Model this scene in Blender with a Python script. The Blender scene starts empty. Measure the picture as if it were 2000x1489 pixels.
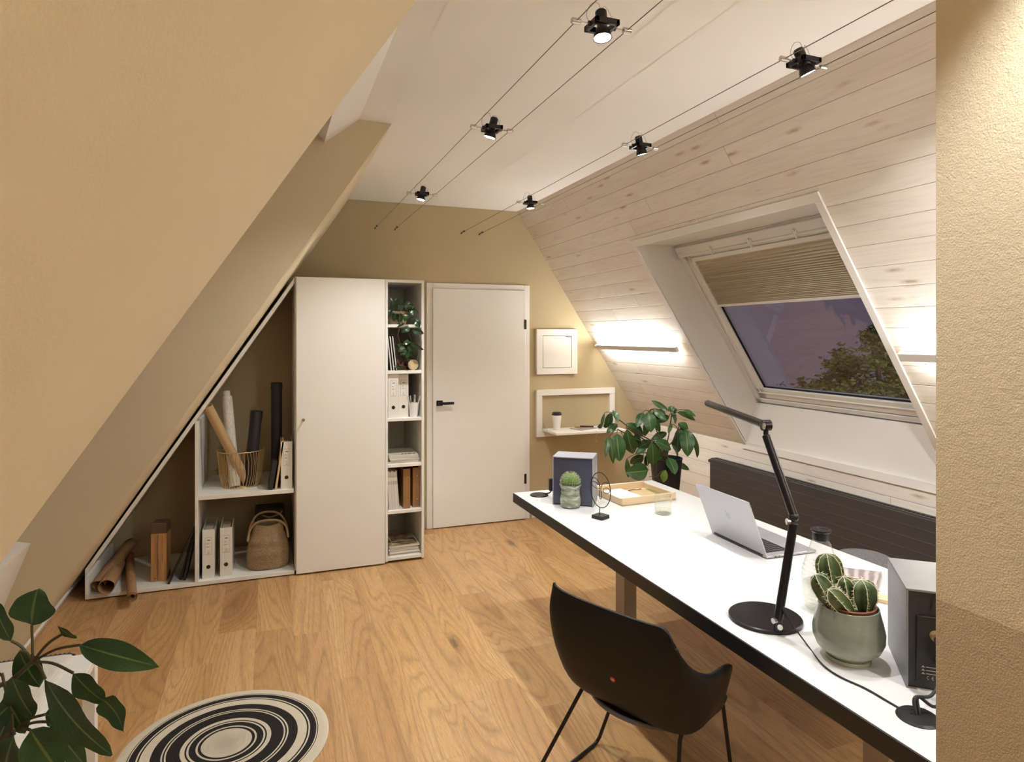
import bpy, bmesh, math, random
from mathutils import Vector, Matrix, Euler
random.seed(7)
SC = bpy.context.scene
COL = SC.collection
PI = math.pi

# ------------------------------------------------------------------ camera
F_PX, CX, CY_, CAM_H = 1259.0, 1000.0, 657.0, 1.6
YAW = math.atan(473 / 1259.0)
FWD = Vector((math.sin(YAW), math.cos(YAW), 0)); RGT = Vector((math.cos(YAW), -math.sin(YAW), 0)); UPV = Vector((0, 0, 1))
CAMP = Vector((0, 0, CAM_H))
cam_d = bpy.data.cameras.new('camera'); cam = bpy.data.objects.new('camera', cam_d); COL.objects.link(cam)
cam.location = CAMP; cam.rotation_euler = (PI / 2, 0, -YAW)
cam_d.sensor_width = 36; cam_d.sensor_fit = 'HORIZONTAL'; cam_d.lens = 36 * F_PX / 2000
cam_d.shift_y = -(1489 / 2 - CY_) / 2000; cam_d.clip_start = 0.02; cam_d.clip_end = 200
SC.camera = cam

def at(u, v, t):
    """world point seen at photo pixel (u, v) at depth t metres"""
    return CAMP + t * (FWD + (u - CX) / F_PX * RGT + (CY_ - v) / F_PX * UPV)

# ------------------------------------------------------------------ world, exposure
SC.view_settings.view_transform = 'Standard'; SC.view_settings.look = 'None'
SC.view_settings.exposure = 1.58; SC.view_settings.gamma = 1.0; SC.view_settings.use_curve_mapping = False
W = bpy.data.worlds.new('dusk_sky'); SC.world = W; W.use_nodes = True
wn = W.node_tree.nodes; wl = W.node_tree.links
bg = wn['Background']
tc = wn.new('ShaderNodeTexCoord'); sp = wn.new('ShaderNodeSeparateXYZ'); rp = wn.new('ShaderNodeValToRGB')
wl.new(tc.outputs['Generated'], sp.inputs[0]); wl.new(sp.outputs['Z'], rp.inputs[0]); wl.new(rp.outputs[0], bg.inputs[0])
rp.color_ramp.elements[0].position = 0.0; rp.color_ramp.elements[0].color = (0.105, 0.080, 0.098, 1)
rp.color_ramp.elements[1].position = 0.35; rp.color_ramp.elements[1].color = (0.060, 0.050, 0.068, 1)
bg.inputs[1].default_value = 0.42

WARM = (0.98, 1.0, 0.99); NEUT = (0.98, 0.99, 1.04)
SPOT_W, BAR_E, BAR_W, DESK_W, FILL_E, UP_W = 18.0, 3.5, 1.9, 0.14, 4.5, 190.0

def lamp(kind, name, loc, energy, color, parent=None, **kw):
    d = bpy.data.lights.new(name, kind); d.energy = energy; d.color = color
    for k, v in kw.items(): setattr(d, k, v)
    o = bpy.data.objects.new(name, d); COL.objects.link(o); o.location = loc
    if parent: o.parent = parent
    return o

def aim(o, d):
    o.rotation_euler = Vector(d).normalized().to_track_quat('-Z', 'Y').to_euler()

# ------------------------------------------------------------------ mesh helpers
class MB:
    def __init__(s): s.v = []; s.f = []; s.uv = {}
    def add(s, vs, fs, M=None):
        n = len(s.v)
        for p in vs:
            p = Vector(p); s.v.append(M @ p if M else p)
        for f in fs: s.f.append([i + n for i in f])
        return n
    def box(s, x0, x1, y0, y1, z0, z1, M=None):
        vs = [(x, y, z) for z in (z0, z1) for x, y in ((x0, y0), (x1, y0), (x1, y1), (x0, y1))]
        s.add(vs, [(3, 2, 1, 0), (4, 5, 6, 7), (0, 1, 5, 4), (1, 2, 6, 5), (2, 3, 7, 6), (3, 0, 4, 7)], M); return s
    def prism(s, poly, a, b, axis='y', M=None):
        """poly in the plane of the two other axes; extruded along axis from a to b"""
        n = len(poly)
        def mk(p, t):
            if axis == 'y': return (p[0], t, p[1])
            if axis == 'x': return (t, p[0], p[1])
            return (p[0], p[1], t)
        vs = [mk(p, a) for p in poly] + [mk(p, b) for p in poly]
        fs = [list(range(n))[::-1], list(range(n, 2 * n))] + [(i, (i + 1) % n, (i + 1) % n + n, i + n) for i in range(n)]
        s.add(vs, fs, M); return s
    def cyl(s, p0, p1, r0, r1=None, seg=20, caps=True, M=None):
        r1 = r0 if r1 is None else r1
        p0 = Vector(p0); p1 = Vector(p1); d = (p1 - p0).normalized()
        a = d.orthogonal().normalized(); b = d.cross(a)
        vs = []
        for p, r in ((p0, r0), (p1, r1)):
            for i in range(seg):
                t = 2 * PI * i / seg; vs.append(p + r * (math.cos(t) * a + math.sin(t) * b))
        fs = [(i, (i + 1) % seg, (i + 1) % seg + seg, i + seg) for i in range(seg)]
        if caps: fs += [list(range(seg))[::-1], list(range(seg, 2 * seg))]
        s.add(vs, fs, M); return s
    def tube(s, path, r, seg=8, M=None, caps=True, closed=False):
        P = [Vector(p) for p in path]; n = len(P)
        rs = r if isinstance(r, (list, tuple)) else [r] * n
        T = []
        for i in range(n):
            if closed: T.append((P[(i + 1) % n] - P[i - 1]).normalized())
            else: T.append((P[min(i + 1, n - 1)] - P[max(i - 1, 0)]).normalized())
        a = T[0].orthogonal().normalized(); vs = []
        for i in range(n):
            a = (a - T[i] * a.dot(T[i])); a = a.normalized() if a.length > 1e-6 else T[i].orthogonal().normalized()
            b = T[i].cross(a)
            for k in range(seg):
                t = 2 * PI * k / seg; vs.append(P[i] + rs[i] * (math.cos(t) * a + math.sin(t) * b))
        fs = []
        for i in range(n if closed else n - 1):
            j = (i + 1) % n
            for k in range(seg): fs.append((i * seg + k, i * seg + (k + 1) % seg, j * seg + (k + 1) % seg, j * seg + k))
        if caps and not closed: fs += [list(range(seg))[::-1], list(range((n - 1) * seg, n * seg))]
        s.add(vs, fs, M); return s
    def lathe(s, prof, seg=40, M=None, cap0=True, cap1=False):
        vs = []; n = len(prof)
        for r, z in prof:
            for k in range(seg):
                t = 2 * PI * k / seg; vs.append((r * math.cos(t), r * math.sin(t), z))
        fs = [(i * seg + k, i * seg + (k + 1) % seg, (i + 1) * seg + (k + 1) % seg, (i + 1) * seg + k) for i in range(n - 1) for k in range(seg)]
        if cap0: fs.append(list(range(seg))[::-1])
        if cap1: fs.append(list(range((n - 1) * seg, n * seg)))
        s.add(vs, fs, M); return s
    def grid(s, fn, nu, nv, M=None, closed_u=False):
        vs = [fn(i / nu, j / nv) for j in range(nv + 1) for i in range(nu if closed_u else nu + 1)]
        w = nu if closed_u else nu + 1
        base = len(s.v); fs = []
        for j in range(nv):
            for i in range(nu):
                i2 = (i + 1) % w if closed_u else i + 1
                f = (j * w + i, j * w + i2, (j + 1) * w + i2, (j + 1) * w + i)
                s.uv[len(s.f) + len(fs)] = [(i / nu, j / nv), ((i + 1) / nu, j / nv), ((i + 1) / nu, (j + 1) / nv), (i / nu, (j + 1) / nv)]
                fs.append(f)
        s.add(vs, fs, M); return s
    def sphere(s, c, r, seg=16, rings=8, M=None, sz=1.0):
        c = Vector(c); vs = [c + Vector((0, 0, r * sz))]
        for j in range(1, rings):
            p = PI * j / rings
            for k in range(seg):
                t = 2 * PI * k / seg; vs.append(c + Vector((r * math.sin(p) * math.cos(t), r * math.sin(p) * math.sin(t), r * sz * math.cos(p))))
        vs.append(c - Vector((0, 0, r * sz)))
        fs = [(0, 1 + k, 1 + (k + 1) % seg) for k in range(seg)]
        for j in range(rings - 2):
            for k in range(seg):
                a = 1 + j * seg + k; b = 1 + j * seg + (k + 1) % seg; fs.append((a, a + seg, b + seg, b))
        l = len(vs) - 1; q = 1 + (rings - 2) * seg
        fs += [(l, q + (k + 1) % seg, q + k) for k in range(seg)]
        s.add(vs, fs, M); return s
    def build(s, name, mat, parent=None, smooth=True, bevel=0.0, solid=0.0, bseg=2, loc=None, rotz=0.0, angle=35, subsurf=0):
        me = bpy.data.meshes.new(name); me.from_pydata([tuple(p) for p in s.v], [], s.f)
        if s.uv:
            ul = me.uv_layers.new(name='UVMap')
            for pi, uvs in s.uv.items():
                p = me.polygons[pi]
                for li, c in zip(p.loop_indices, uvs): ul.data[li].uv = c
        bm = bmesh.new(); bm.from_mesh(me); bmesh.ops.recalc_face_normals(bm, faces=bm.faces); bm.to_mesh(me); bm.free()
        if mat: me.materials.append(mat)
        if smooth:
            me.shade_smooth()
            if angle < 180: me.set_sharp_from_angle(angle=math.radians(angle))
        o = bpy.data.objects.new(name, me); COL.objects.link(o)
        if parent: o.parent = parent
        if loc is not None: o.location = loc
        if rotz: o.rotation_euler = (0, 0, rotz)
        if solid:
            m = o.modifiers.new('thickness', 'SOLIDIFY'); m.thickness = solid; m.offset = 0
        if subsurf:
            m = o.modifiers.new('smoothing', 'SUBSURF'); m.levels = subsurf; m.render_levels = subsurf
        if bevel:
            m = o.modifiers.new('edge', 'BEVEL'); m.width = bevel; m.segments = bseg; m.limit_method = 'ANGLE'; m.angle_limit = math.radians(40); m.harden_normals = False
        return o

def thing(name, label, cat, loc=(0, 0, 0), rotz=0.0, group=None):
    o = bpy.data.objects.new(name, None); COL.objects.link(o); o.empty_display_size = 0.05
    o.location = loc; o.rotation_euler = (0, 0, rotz); tag(o, label, cat, group); return o
def tag(o, label, cat, group=None, kind=None):
    o['label'] = label; o['category'] = cat
    if group: o['group'] = group
    if kind: o['kind'] = kind
    return o
def struct(o): o['kind'] = 'structure'; return o
def copy_tree(o, parent=None):
    c = o.copy(); COL.objects.link(c); c.parent = parent
    for ch in list(o.children): copy_tree(ch, c)
    return c
def bx(x0, x1, y0, y1, z0, z1): return MB().box(x0, x1, y0, y1, z0, z1)
def T(x, y, z): return Matrix.Translation((x, y, z))
def RZ(a): return Matrix.Rotation(a, 4, 'Z')
def RX(a): return Matrix.Rotation(a, 4, 'X')
def RY(a): return Matrix.Rotation(a, 4, 'Y')
def spline(pts, n=8):
    """catmull-rom through pts"""
    P = [Vector(p) for p in pts]; P = [P[0] * 2 - P[1]] + P + [P[-1] * 2 - P[-2]]; out = []
    for i in range(1, len(P) - 2):
        for k in range(n):
            t = k / n; a, b, c, d = P[i - 1:i + 3]
            out.append(0.5 * ((2 * b) + (c - a) * t + (2 * a - 5 * b + 4 * c - d) * t * t + (3 * b - a - 3 * c + d) * t ** 3))
    out.append(P[-2]); return out

# ------------------------------------------------------------------ materials
class NT:
    def __init__(s, name):
        s.m = bpy.data.materials.new(name); s.m.use_nodes = True
        s.n = s.m.node_tree.nodes; s.l = s.m.node_tree.links; s.b = s.n['Principled BSDF']
    def new(s, t, **kw):
        nd = s.n.new(t)
        for k, v in kw.items(): setattr(nd, k, v)
        return nd
    def link(s, a, b): s.l.new(a, b)
    def math(s, op, a, b=None, c=None, clamp=False):
        nd = s.new('ShaderNodeMath', operation=op); nd.use_clamp = clamp
        for i, x in enumerate((a, b, c)):
            if x is None: continue
            if isinstance(x, (int, float)): nd.inputs[i].default_value = x
            else: s.link(x, nd.inputs[i])
        return nd.outputs[0]
    def mix(s, f, a, b, mode='MIX'):
        nd = s.new('ShaderNodeMix', data_type='RGBA', blend_type=mode)
        for i, x in ((0, f), (6, a), (7, b)):
            if isinstance(x, (int, float)): nd.inputs[i].default_value = x
            elif isinstance(x, tuple): nd.inputs[i].default_value = (x[0], x[1], x[2], 1)
            else: s.link(x, nd.inputs[i])
        return nd.outputs[2]
    def coord(s, which='Object'): return s.new('ShaderNodeTexCoord').outputs[which]
    def mapping(s, vec, scale=(1, 1, 1), rot=(0, 0, 0), loc=(0, 0, 0)):
        m = s.new('ShaderNodeMapping'); s.link(vec, m.inputs[0]); m.inputs['Scale'].default_value = scale; m.inputs['Rotation'].default_value = rot; m.inputs['Location'].default_value = loc
        return m.outputs[0]
    def noise(s, vec, scale, detail=3, rough=0.5, dist=0.0, col=False):
        nd = s.new('ShaderNodeTexNoise'); s.link(vec, nd.inputs['Vector']); nd.inputs['Scale'].default_value = scale
        nd.inputs['Detail'].default_value = detail; nd.inputs['Roughness'].default_value = rough; nd.inputs['Distortion'].default_value = dist
        return nd.outputs['Color' if col else 'Fac']
    def ramp(s, f, stops, interp='LINEAR'):
        nd = s.new('ShaderNodeValToRGB'); s.link(f, nd.inputs[0]); cr = nd.color_ramp; cr.interpolation = interp
        while len(cr.elements) < len(stops): cr.elements.new(0.5)
        for e, (p, c) in zip(cr.elements, stops):
            e.position = p; e.color = (c[0], c[1], c[2], 1) if isinstance(c, tuple) else (c, c, c, 1)
        return nd.outputs[0]
    def bump(s, h, strength=0.3, dist=0.002):
        nd = s.new('ShaderNodeBump'); nd.inputs['Strength'].default_value = strength; nd.inputs['Distance'].default_value = dist
        s.link(h, nd.inputs['Height']); s.link(nd.outputs[0], s.b.inputs['Normal'])
    def out(s, col=None, rough=0.6, metal=0.0, spec=None):
        if col is not None:
            if isinstance(col, tuple): s.b.inputs['Base Color'].default_value = (*col[:3], 1)
            else: s.link(col, s.b.inputs['Base Color'])
        if isinstance(rough, (int, float)): s.b.inputs['Roughness'].default_value = rough
        else: s.link(rough, s.b.inputs['Roughness'])
        s.b.inputs['Metallic'].default_value = metal
        if spec is not None: s.b.inputs['Specular IOR Level'].default_value = spec
        return s.m

def plain(name, col, rough=0.5, metal=0.0, var=0.04, vscale=6.0, bump=0.0, bscale=300.0, spec=None):
    """painted / moulded surface with a little tone variation and fine grain"""
    t = NT(name); c = t.coord()
    n = t.noise(c, vscale, 3)
    f = t.ramp(n, [(0.3, 1 - var), (0.7, 1 + var if 1 + var < 1 else 1.0)])
    cc = t.mix(1.0, col, f, 'MULTIPLY')
    t.out(cc, rough, metal, spec)
    if bump: t.bump(t.noise(c, bscale, 2), bump, 0.001)
    return t.m

def plaster(name, col, bump=0.35, scale=260.0, spec=0.25, dist=0.0015):
    t = NT(name); c = t.coord()
    big = t.noise(c, 1.3, 2); f = t.ramp(big, [(0.3, 0.95), (0.7, 1.0)])
    t.out(t.mix(1.0, col, f, 'MULTIPLY'), 0.85, 0, spec)
    a = t.noise(c, scale, 3, 0.6); b = t.noise(c, scale * 0.28, 2, 0.5)
    t.bump(t.math('ADD', a, t.math('MULTIPLY', b, 0.8)), bump, dist); return t.m

def planks(t, x, y, w, L, seam_x=0.0018, seam_y=0.0018, xoff=0.0):
    """x across the boards, y along them -> (seam mask 0..1, random id 0..1, second id)"""
    xs = t.math('DIVIDE', t.math('SUBTRACT', x, xoff), w); row = t.math('FLOOR', xs); fx = t.math('FRACT', xs)
    wn1 = t.new('ShaderNodeTexWhiteNoise', noise_dimensions='1D'); t.link(row, wn1.inputs['W'])
    ys = t.math('ADD', t.math('DIVIDE', y, L), wn1.outputs['Value']); colm = t.math('FLOOR', ys); fy = t.math('FRACT', ys)
    wn2 = t.new('ShaderNodeTexWhiteNoise', noise_dimensions='2D')
    cb = t.new('ShaderNodeCombineXYZ'); t.link(row, cb.inputs[0]); t.link(colm, cb.inputs[1]); t.link(cb.outputs[0], wn2.inputs['Vector'])
    dx = t.math('MULTIPLY', t.math('MINIMUM', fx, t.math('SUBTRACT', 1.0, fx)), w)
    dy = t.math('MULTIPLY', t.math('MINIMUM', fy, t.math('SUBTRACT', 1.0, fy)), L)
    sx = t.math('LESS_THAN', dx, seam_x); sy = t.math('LESS_THAN', dy, seam_y)
    seam = t.math('MAXIMUM', sx, sy)
    sc = t.new('ShaderNodeSeparateColor'); t.link(wn2.outputs['Color'], sc.inputs[0])
    return seam, wn2.outputs['Value'], sc.outputs[1], dx

def floor_mat():
    t = NT('oak_laminate'); c = t.coord(); s = t.new('ShaderNodeSeparateXYZ'); t.link(c, s.inputs[0])
    seam, idv, id2, dx = planks(t, s.outputs[0], s.outputs[1], 0.190, 1.28, 0.0007, 0.0007, 0.31)
    cb = t.new('ShaderNodeCombineXYZ')
    t.link(t.math('ADD', s.outputs[0], t.math('MULTIPLY', idv, 37.0)), cb.inputs[0])
    t.link(t.math('ADD', t.math('MULTIPLY', s.outputs[1], 0.13), t.math('MULTIPLY', id2, 19.0)), cb.inputs[1])
    v = cb.outputs[0]
    n1 = t.noise(v, 2.7, 2, 0.35, 0.8)                      # cathedral figure
    rings = t.math('FRACT', t.math('MULTIPLY', t.math('ADD', n1, t.math('MULTIPLY', t.noise(t.mapping(c, (40, 5, 1)), 1.0, 2), 0.010)), 26.0))
    rings = t.math('ABSOLUTE', t.math('SUBTRACT', rings, 0.5))
    rings = t.math('MULTIPLY', rings, 2.0)
    fib = t.noise(t.mapping(c, (260, 9, 1)), 1.0, 3, 0.65)    # long fibre
    por = t.noise(t.mapping(c, (520, 22, 1)), 1.0, 2, 0.5)
    base = t.ramp(n1, [(0.30, (0.50, 0.275, 0.112)), (0.48, (0.62, 0.365, 0.155)), (0.62, (0.68, 0.42, 0.19)), (0.75, (0.54, 0.305, 0.125))])
    rr = t.ramp(rings, [(0.0, 0.68), (0.4, 0.94), (1.0, 1.0)])
    col = t.mix(0.8, base, rr, 'MULTIPLY')
    col = t.mix(0.7, col, t.ramp(fib, [(0.3, 0.62), (0.6, 1.0)]), 'MULTIPLY')
    col = t.mix(0.35, col, t.ramp(por, [(0.36, 0.55), (0.46, 1.0)]), 'MULTIPLY')
    # knots
    vo = t.new('ShaderNodeTexVoronoi'); t.link(t.mapping(v, (3.4, 8.5, 1)), vo.inputs['Vector']); vo.inputs['Scale'].default_value = 1.0; vo.inputs['Randomness'].default_value = 1.0
    kd = t.math('ADD', vo.outputs['Distance'], t.math('MULTIPLY', t.noise(c, 30, 3), 0.09))
    kn = t.ramp(kd, [(0.09, 0.40), (0.13, 0.72), (0.21, 1.0)])
    col = t.mix(0.9, col, kn, 'MULTIPLY')
    tint = t.ramp(idv, [(0.0, (0.80, 0.75, 0.70)), (0.5, (1.0, 0.98, 0.95)), (1.0, (0.93, 0.90, 0.90))])
    col = t.mix(1.0, col, tint, 'MULTIPLY')
    col = t.mix(t.math('MULTIPLY', seam, 0.5), col, (0.20, 0.11, 0.05))
    t.out(col, t.ramp(fib, [(0.3, 0.46), (0.7, 0.36)]), 0, 0.4)
    t.bump(t.math('SUBTRACT', t.math('MULTIPLY', fib, 0.4), seam), 0.25, 0.0006); return t.m

def board_mat(name, use_z):
    """white-washed spruce boards; boards run along Y. use_z: position across = z, else distance down the slope (rotated object)"""
    t = NT(name); c = t.coord(); s = t.new('ShaderNodeSeparateXYZ'); t.link(c, s.inputs[0])
    if use_z: across = t.math('MULTIPLY', s.outputs[2], -1.0)
    else: across = t.math('DIVIDE', t.math('SUBTRACT', 2.692, s.outputs[2]), math.sin(math.radians(56.68)))
    seam, idv, id2, dx = planks(t, across, s.outputs[1], 0.1085, 3.1, 0.0011, 0.0010, 0.0655 if not use_z else -0.807)
    cb = t.new('ShaderNodeCombineXYZ')
    t.link(t.math('ADD', across, t.math('MULTIPLY', idv, 23.0)), cb.inputs[0])
    t.link(t.math('ADD', t.math('MULTIPLY', s.outputs[1], 0.10), t.math('MULTIPLY', id2, 11.0)), cb.inputs[1])
    v = cb.outputs[0]
    n1 = t.noise(v, 5.5, 3, 0.5, 0.5)
    g = t.math('ABSOLUTE', t.math('SUBTRACT', t.math('FRACT', t.math('MULTIPLY', n1, 10.0)), 0.5))
    cb2 = t.new('ShaderNodeCombineXYZ'); t.link(t.math('MULTIPLY', across, 90.0), cb2.inputs[0]); t.link(t.math('MULTIPLY', s.outputs[1], 2.6), cb2.inputs[1])
    fib = t.noise(cb2.outputs[0], 1.0, 3, 0.6)
    base = t.ramp(n1, [(0.3, (0.84, 0.765, 0.68)), (0.6, (0.89, 0.835, 0.765)), (0.75, (0.86, 0.79, 0.70))])
    col = t.mix(0.35, base, t.ramp(g, [(0.0, 0.84), (0.2, 1.0)]), 'MULTIPLY')
    col = t.mix(0.35, col, t.ramp(fib, [(0.3, 0.82), (0.6, 1.0)]), 'MULTIPLY')
    vo = t.new('ShaderNodeTexVoronoi'); t.link(t.mapping(v, (13, 30, 1)), vo.inputs['Vector']); vo.inputs['Scale'].default_value = 1.0
    kd = t.math('ADD', vo.outputs['Distance'], t.math('MULTIPLY', t.noise(c, 60, 2), 0.10))
    col = t.mix(0.8, col, t.ramp(kd, [(0.10, (0.50, 0.41, 0.34)), (0.16, (0.80, 0.73, 0.66)), (0.24, (1.0, 1.0, 1.0))]), 'MULTIPLY')
    col = t.mix(1.0, col, t.ramp(idv, [(0.0, (0.94, 0.93, 0.92)), (1.0, (1.0, 1.0, 1.0))]), 'MULTIPLY')
    col = t.mix(t.math('MULTIPLY', seam, 0.85), col, (0.20, 0.115, 0.06))
    t.out(col, 0.6, 0, 0.3)
    groove = t.ramp(dx, [(0.0, 0.0), (0.004, 1.0)])
    t.bump(t.math('ADD', groove, t.math('MULTIPLY', fib, 0.15)), 0.5, 0.0015); return t.m

M = {}
M['beige'] = plaster('beige_wall_paint', (0.51, 0.415, 0.255), 0.12, 420)
M['cream'] = plaster('cream_slope_paint', (0.64, 0.54, 0.365), 0.22, 330)
M['ceiling'] = plaster('ceiling_paint', (0.90, 0.875, 0.83), 0.08, 420)
M['white'] = plain('white_paint', (0.82, 0.79, 0.745), 0.45, 0, 0.02, 3)
M['white_gloss'] = plain('white_lacquer', (0.82, 0.80, 0.76), 0.3, 0, 0.02, 3)
M['cabinet'] = plain('white_melamine', (0.81, 0.78, 0.72), 0.42, 0, 0.02, 3)
M['floor'] = floor_mat()
M['boards'] = board_mat('spruce_boards_slope', False)
M['boards_v'] = board_mat('spruce_boards_upright', True)
M['black'] = plain('black_plastic', (0.012, 0.011, 0.011), 0.42, 0, 0.1, 20)
M['black_metal'] = plain('black_metal', (0.016, 0.014, 0.013), 0.35, 0.3, 0.1, 20)
M['black_paper'] = plain('black_card', (0.018, 0.017, 0.018), 0.6, 0, 0.1, 20)
M['steel'] = plain('brushed_steel', (0.62, 0.60, 0.57), 0.25, 1.0, 0.05, 30)
M['rubber'] = plain('black_rubber', (0.01, 0.01, 0.01), 0.6)

# ------------------------------------------------------------------ room shell
KS = 0.6573
YB, XR, ZC = 5.26, 2.022, 2.692
def sxr(z): return XR + KS * (ZC - z)          # right roof slope
def sxl(z): return 0.585 - KS * (2.69 - z)     # left roof slope
Y0 = -1.6
struct(bx(-2.4, 3.6, Y0, 5.5, -0.08, 0).build('floor', M['floor']))
struct(bx(-2.4, 2.35, Y0, 5.5, 2.691, 2.80).build('ceiling', M['ceiling'], smooth=False))
struct(bx(-2.4, 3.6, YB, 5.40, 0, 2.69).build('wall_back', M['beige']))
struct(bx(-2.4, 3.6, Y0 - .12, Y0, 0, 2.69).build('wall_front', M['beige']))
# left roof slope: far block (its end is the cheek of the dormer recess), near block
far = [(sxl(2.69), 2.69), (sxl(0), 0.0), (-2.35, 0), (-2.35, 2.69)]
struct(MB().prism(far, 3.31, YB).build('wall_left', M['cream'], smooth=False))
struct(MB().prism(far, Y0, 1.0).build('wall_left.001', M['cream'], smooth=False))
struct(MB().prism([(0.42, 2.69), (0.252, 2.557), (0.15, 2.69)], 1.0, 3.31).build('trim_1', M['white'], smooth=False))
# boxed base below the left window
struct(MB().prism([(-0.959, .712), (-1.053, .456), (-1.21, 0), (-2.35, 0), (-2.35, 1.11)], 1.0, 3.31).build('trim_2', M['white'], smooth=False))
struct(MB().prism([(sxl(.062) + .016, .062), (sxl(0) + .022, 0), (sxl(0) - .02, 0), (sxl(.062) - .002, .062)], 3.31, YB).build('baseboard_left', M['white_gloss'], smooth=False, bevel=.003))
# left window (seen only from the side), parallel to the slope
wl_ = struct(thing('window_2', '', ''))
for k_ in ('label', 'category'): del wl_[k_]
def wx(z, off): return sxl(z) - off
zz0, zz1 = 0.86, 2.69
def lpan(z0, z1, y0, y1, off0, off1): return MB().prism([(wx(z0, off0), z0), (wx(z0, off1), z0), (wx(z1, off1), z1), (wx(z1, off0), z1)], y0, y1)
fr = MB()
for a_ in ((zz0, .98, 1.0, 3.31), (2.45, 2.69, 1.0, 3.31), (.98, 2.45, 1.0, 1.12), (.98, 2.45, 2.08, 2.22), (.98, 2.45, 3.19, 3.31)):
    z0_, z1_, y0_, y1_ = a_
    fr.prism([(wx(z0_, .55), z0_), (wx(z0_, .63), z0_), (wx(z1_, .63), z1_), (wx(z1_, .55), z1_)], y0_, y1_)
fr.build('window_frame', M['white_gloss'], wl_, smooth=False)

# right roof slope with the opening for the window
OY0, OY1, OZ0, OZ1 = 2.262, 3.808, 0.815, 2.232
def rpan(mb, z0, z1, y0, y1, th=.06):
    mb.prism([(sxr(z0), z0), (sxr(z0) + th, z0), (sxr(z1) + th, z1), (sxr(z1), z1)], y0, y1)
mb = MB(); KZ = 0.808
rpan(mb, OZ1 + .022, 2.69, Y0, YB); rpan(mb, KZ, OZ1 + .022, Y0, OY0 - .021); rpan(mb, KZ, OZ1 + .022, OY1 + .021, YB)
struct(mb.build('wall_right', M['boards'], smooth=False))
struct(bx(sxr(KZ) + .001, sxr(KZ) + .09, Y0, YB, 0, KZ).build('wall_right.001', M['boards_v'], smooth=False))

# window box on the right
WA = Vector((0.5488, 0, -0.8360))      # down the slope
WN = Vector((0.8360, 0, 0.5488))       # outward
W0 = Vector((2.632, 0, 2.224))         # top edge of the outer frame (inner face line)
LEN = 1.323
def wp(a, y, n): return W0 + WA * a + WN * n + Vector((0, y, 0))
def wbox(mb, a0, a1, y0, y1, n0, n1):
    vs = [wp(a, y, n) for n in (n0, n1) for a, y in ((a0, y0), (a1, y0), (a1, y1), (a0, y1))]
    mb.add(vs, [(3, 2, 1, 0), (4, 5, 6, 7), (0, 1, 5, 4), (1, 2, 6, 5), (2, 3, 7, 6), (3, 0, 4, 7)])
    return mb
# reveals: head, two cheeks, bottom
TH = .02
oT = Vector((sxr(OZ1), 0, OZ1)); iT = Vector((2.632, 0, 2.224)); iB = Vector((3.345, 0, 1.112)); oB = Vector((sxr(KZ), 0, KZ))
rv = MB()
rv.prism([(oT.x, oT.z), (iT.x + .2, iT.z), (iT.x + .2, iT.z + TH), (oT.x, oT.z + TH)], OY0 - TH, OY1 + TH)
ck = [(oT.x + .004, oT.z), (iT.x + .15, iT.z + .0), (iB.x + .15, iB.z), (oB.x + .01, oB.z)]
rv.prism(ck, OY1, OY1 + TH); rv.prism(ck, OY0 - TH, OY0)
rv.prism([(iB.x + .0, iB.z), (3.262, .822), (3.282, .818), (iB.x + .2, iB.z - .02), (iB.x + .2, iB.z)], OY0, OY1)
struct(rv.build('trim_3', M['white'], smooth=False))
# architrave on the slope and apron
ar = MB()
def slab(z0, z1, y0, y1, th=.010):
    nx, nz = -0.8357, -0.5493
    ar.prism([(sxr(z0), z0), (sxr(z1), z1), (sxr(z1) + nx * th, z1 + nz * th), (sxr(z0) + nx * th, z0 + nz * th)], y0, y1)
slab(2.214, 2.254, 2.228, 3.842); slab(KZ + .008, 2.214, 3.802, 3.842); slab(KZ + .008, 2.214, 2.228, 2.268)
struct(ar.build('trim_4', M['white'], smooth=False, bevel=.002))
struct(MB().prism([(3.261, .777), (3.251, .777), (3.251, .826), (3.265, .826)], 2.10, 3.85).build('trim_5', M['white'], smooth=False))
win = thing('window_1', '', ''); struct(win)
for k_ in ('label', 'category'): del win[k_]
f1 = MB()   # outer frame
for a0, a1, y0, y1 in ((0, .055, OY0, OY1), (LEN - .035, LEN + .0, OY0, OY1), (0, LEN, OY0, OY0 + .05), (0, LEN, OY1 - .05, OY1)):
    wbox(f1, a0, a1, y0, y1, 0.0, .06)
f1.build('window_frame', M['white_gloss'], win, smooth=False, bevel=.003)
f2 = MB()   # sash
A0, A1, B0, B1 = .062, LEN - .042, OY0 + .057, OY1 - .057
for a0, a1, y0, y1 in ((A0, A0 + .07, B0, B1), (A1 - .085, A1, B0, B1), (A0, A1, B0, B0 + .075), (A0, A1, B1 - .075, B1)):
    wbox(f2, a0, a1, y0, y1, .004, .05)
for a0, a1, y0, y1 in ((A1 - .052, A1 - .046, B0 + .01, B1 - .01), (A0, A1 - .05, B1 - .04, B1 - .034), (A0, A1 - .05, B0 + .034, B0 + .04)):
    wbox(f2, a0, a1, y0, y1, -.004, .01)
f2.build('sash', M['white_gloss'], win, smooth=False, bevel=.003)
gk = MB()
for a0, a1, y0, y1 in ((A0 + .066, A1 - .079, B0 + .071, B0 + .077), (A0 + .066, A1 - .079, B1 - .077, B1 - .071), (A1 - .087, A1 - .081, B0 + .07, B1 - .07)):
    wbox(gk, a0, a1, y0, y1, .018, .034)
gk.build('gasket', M['rubber'], win, smooth=False)
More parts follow.
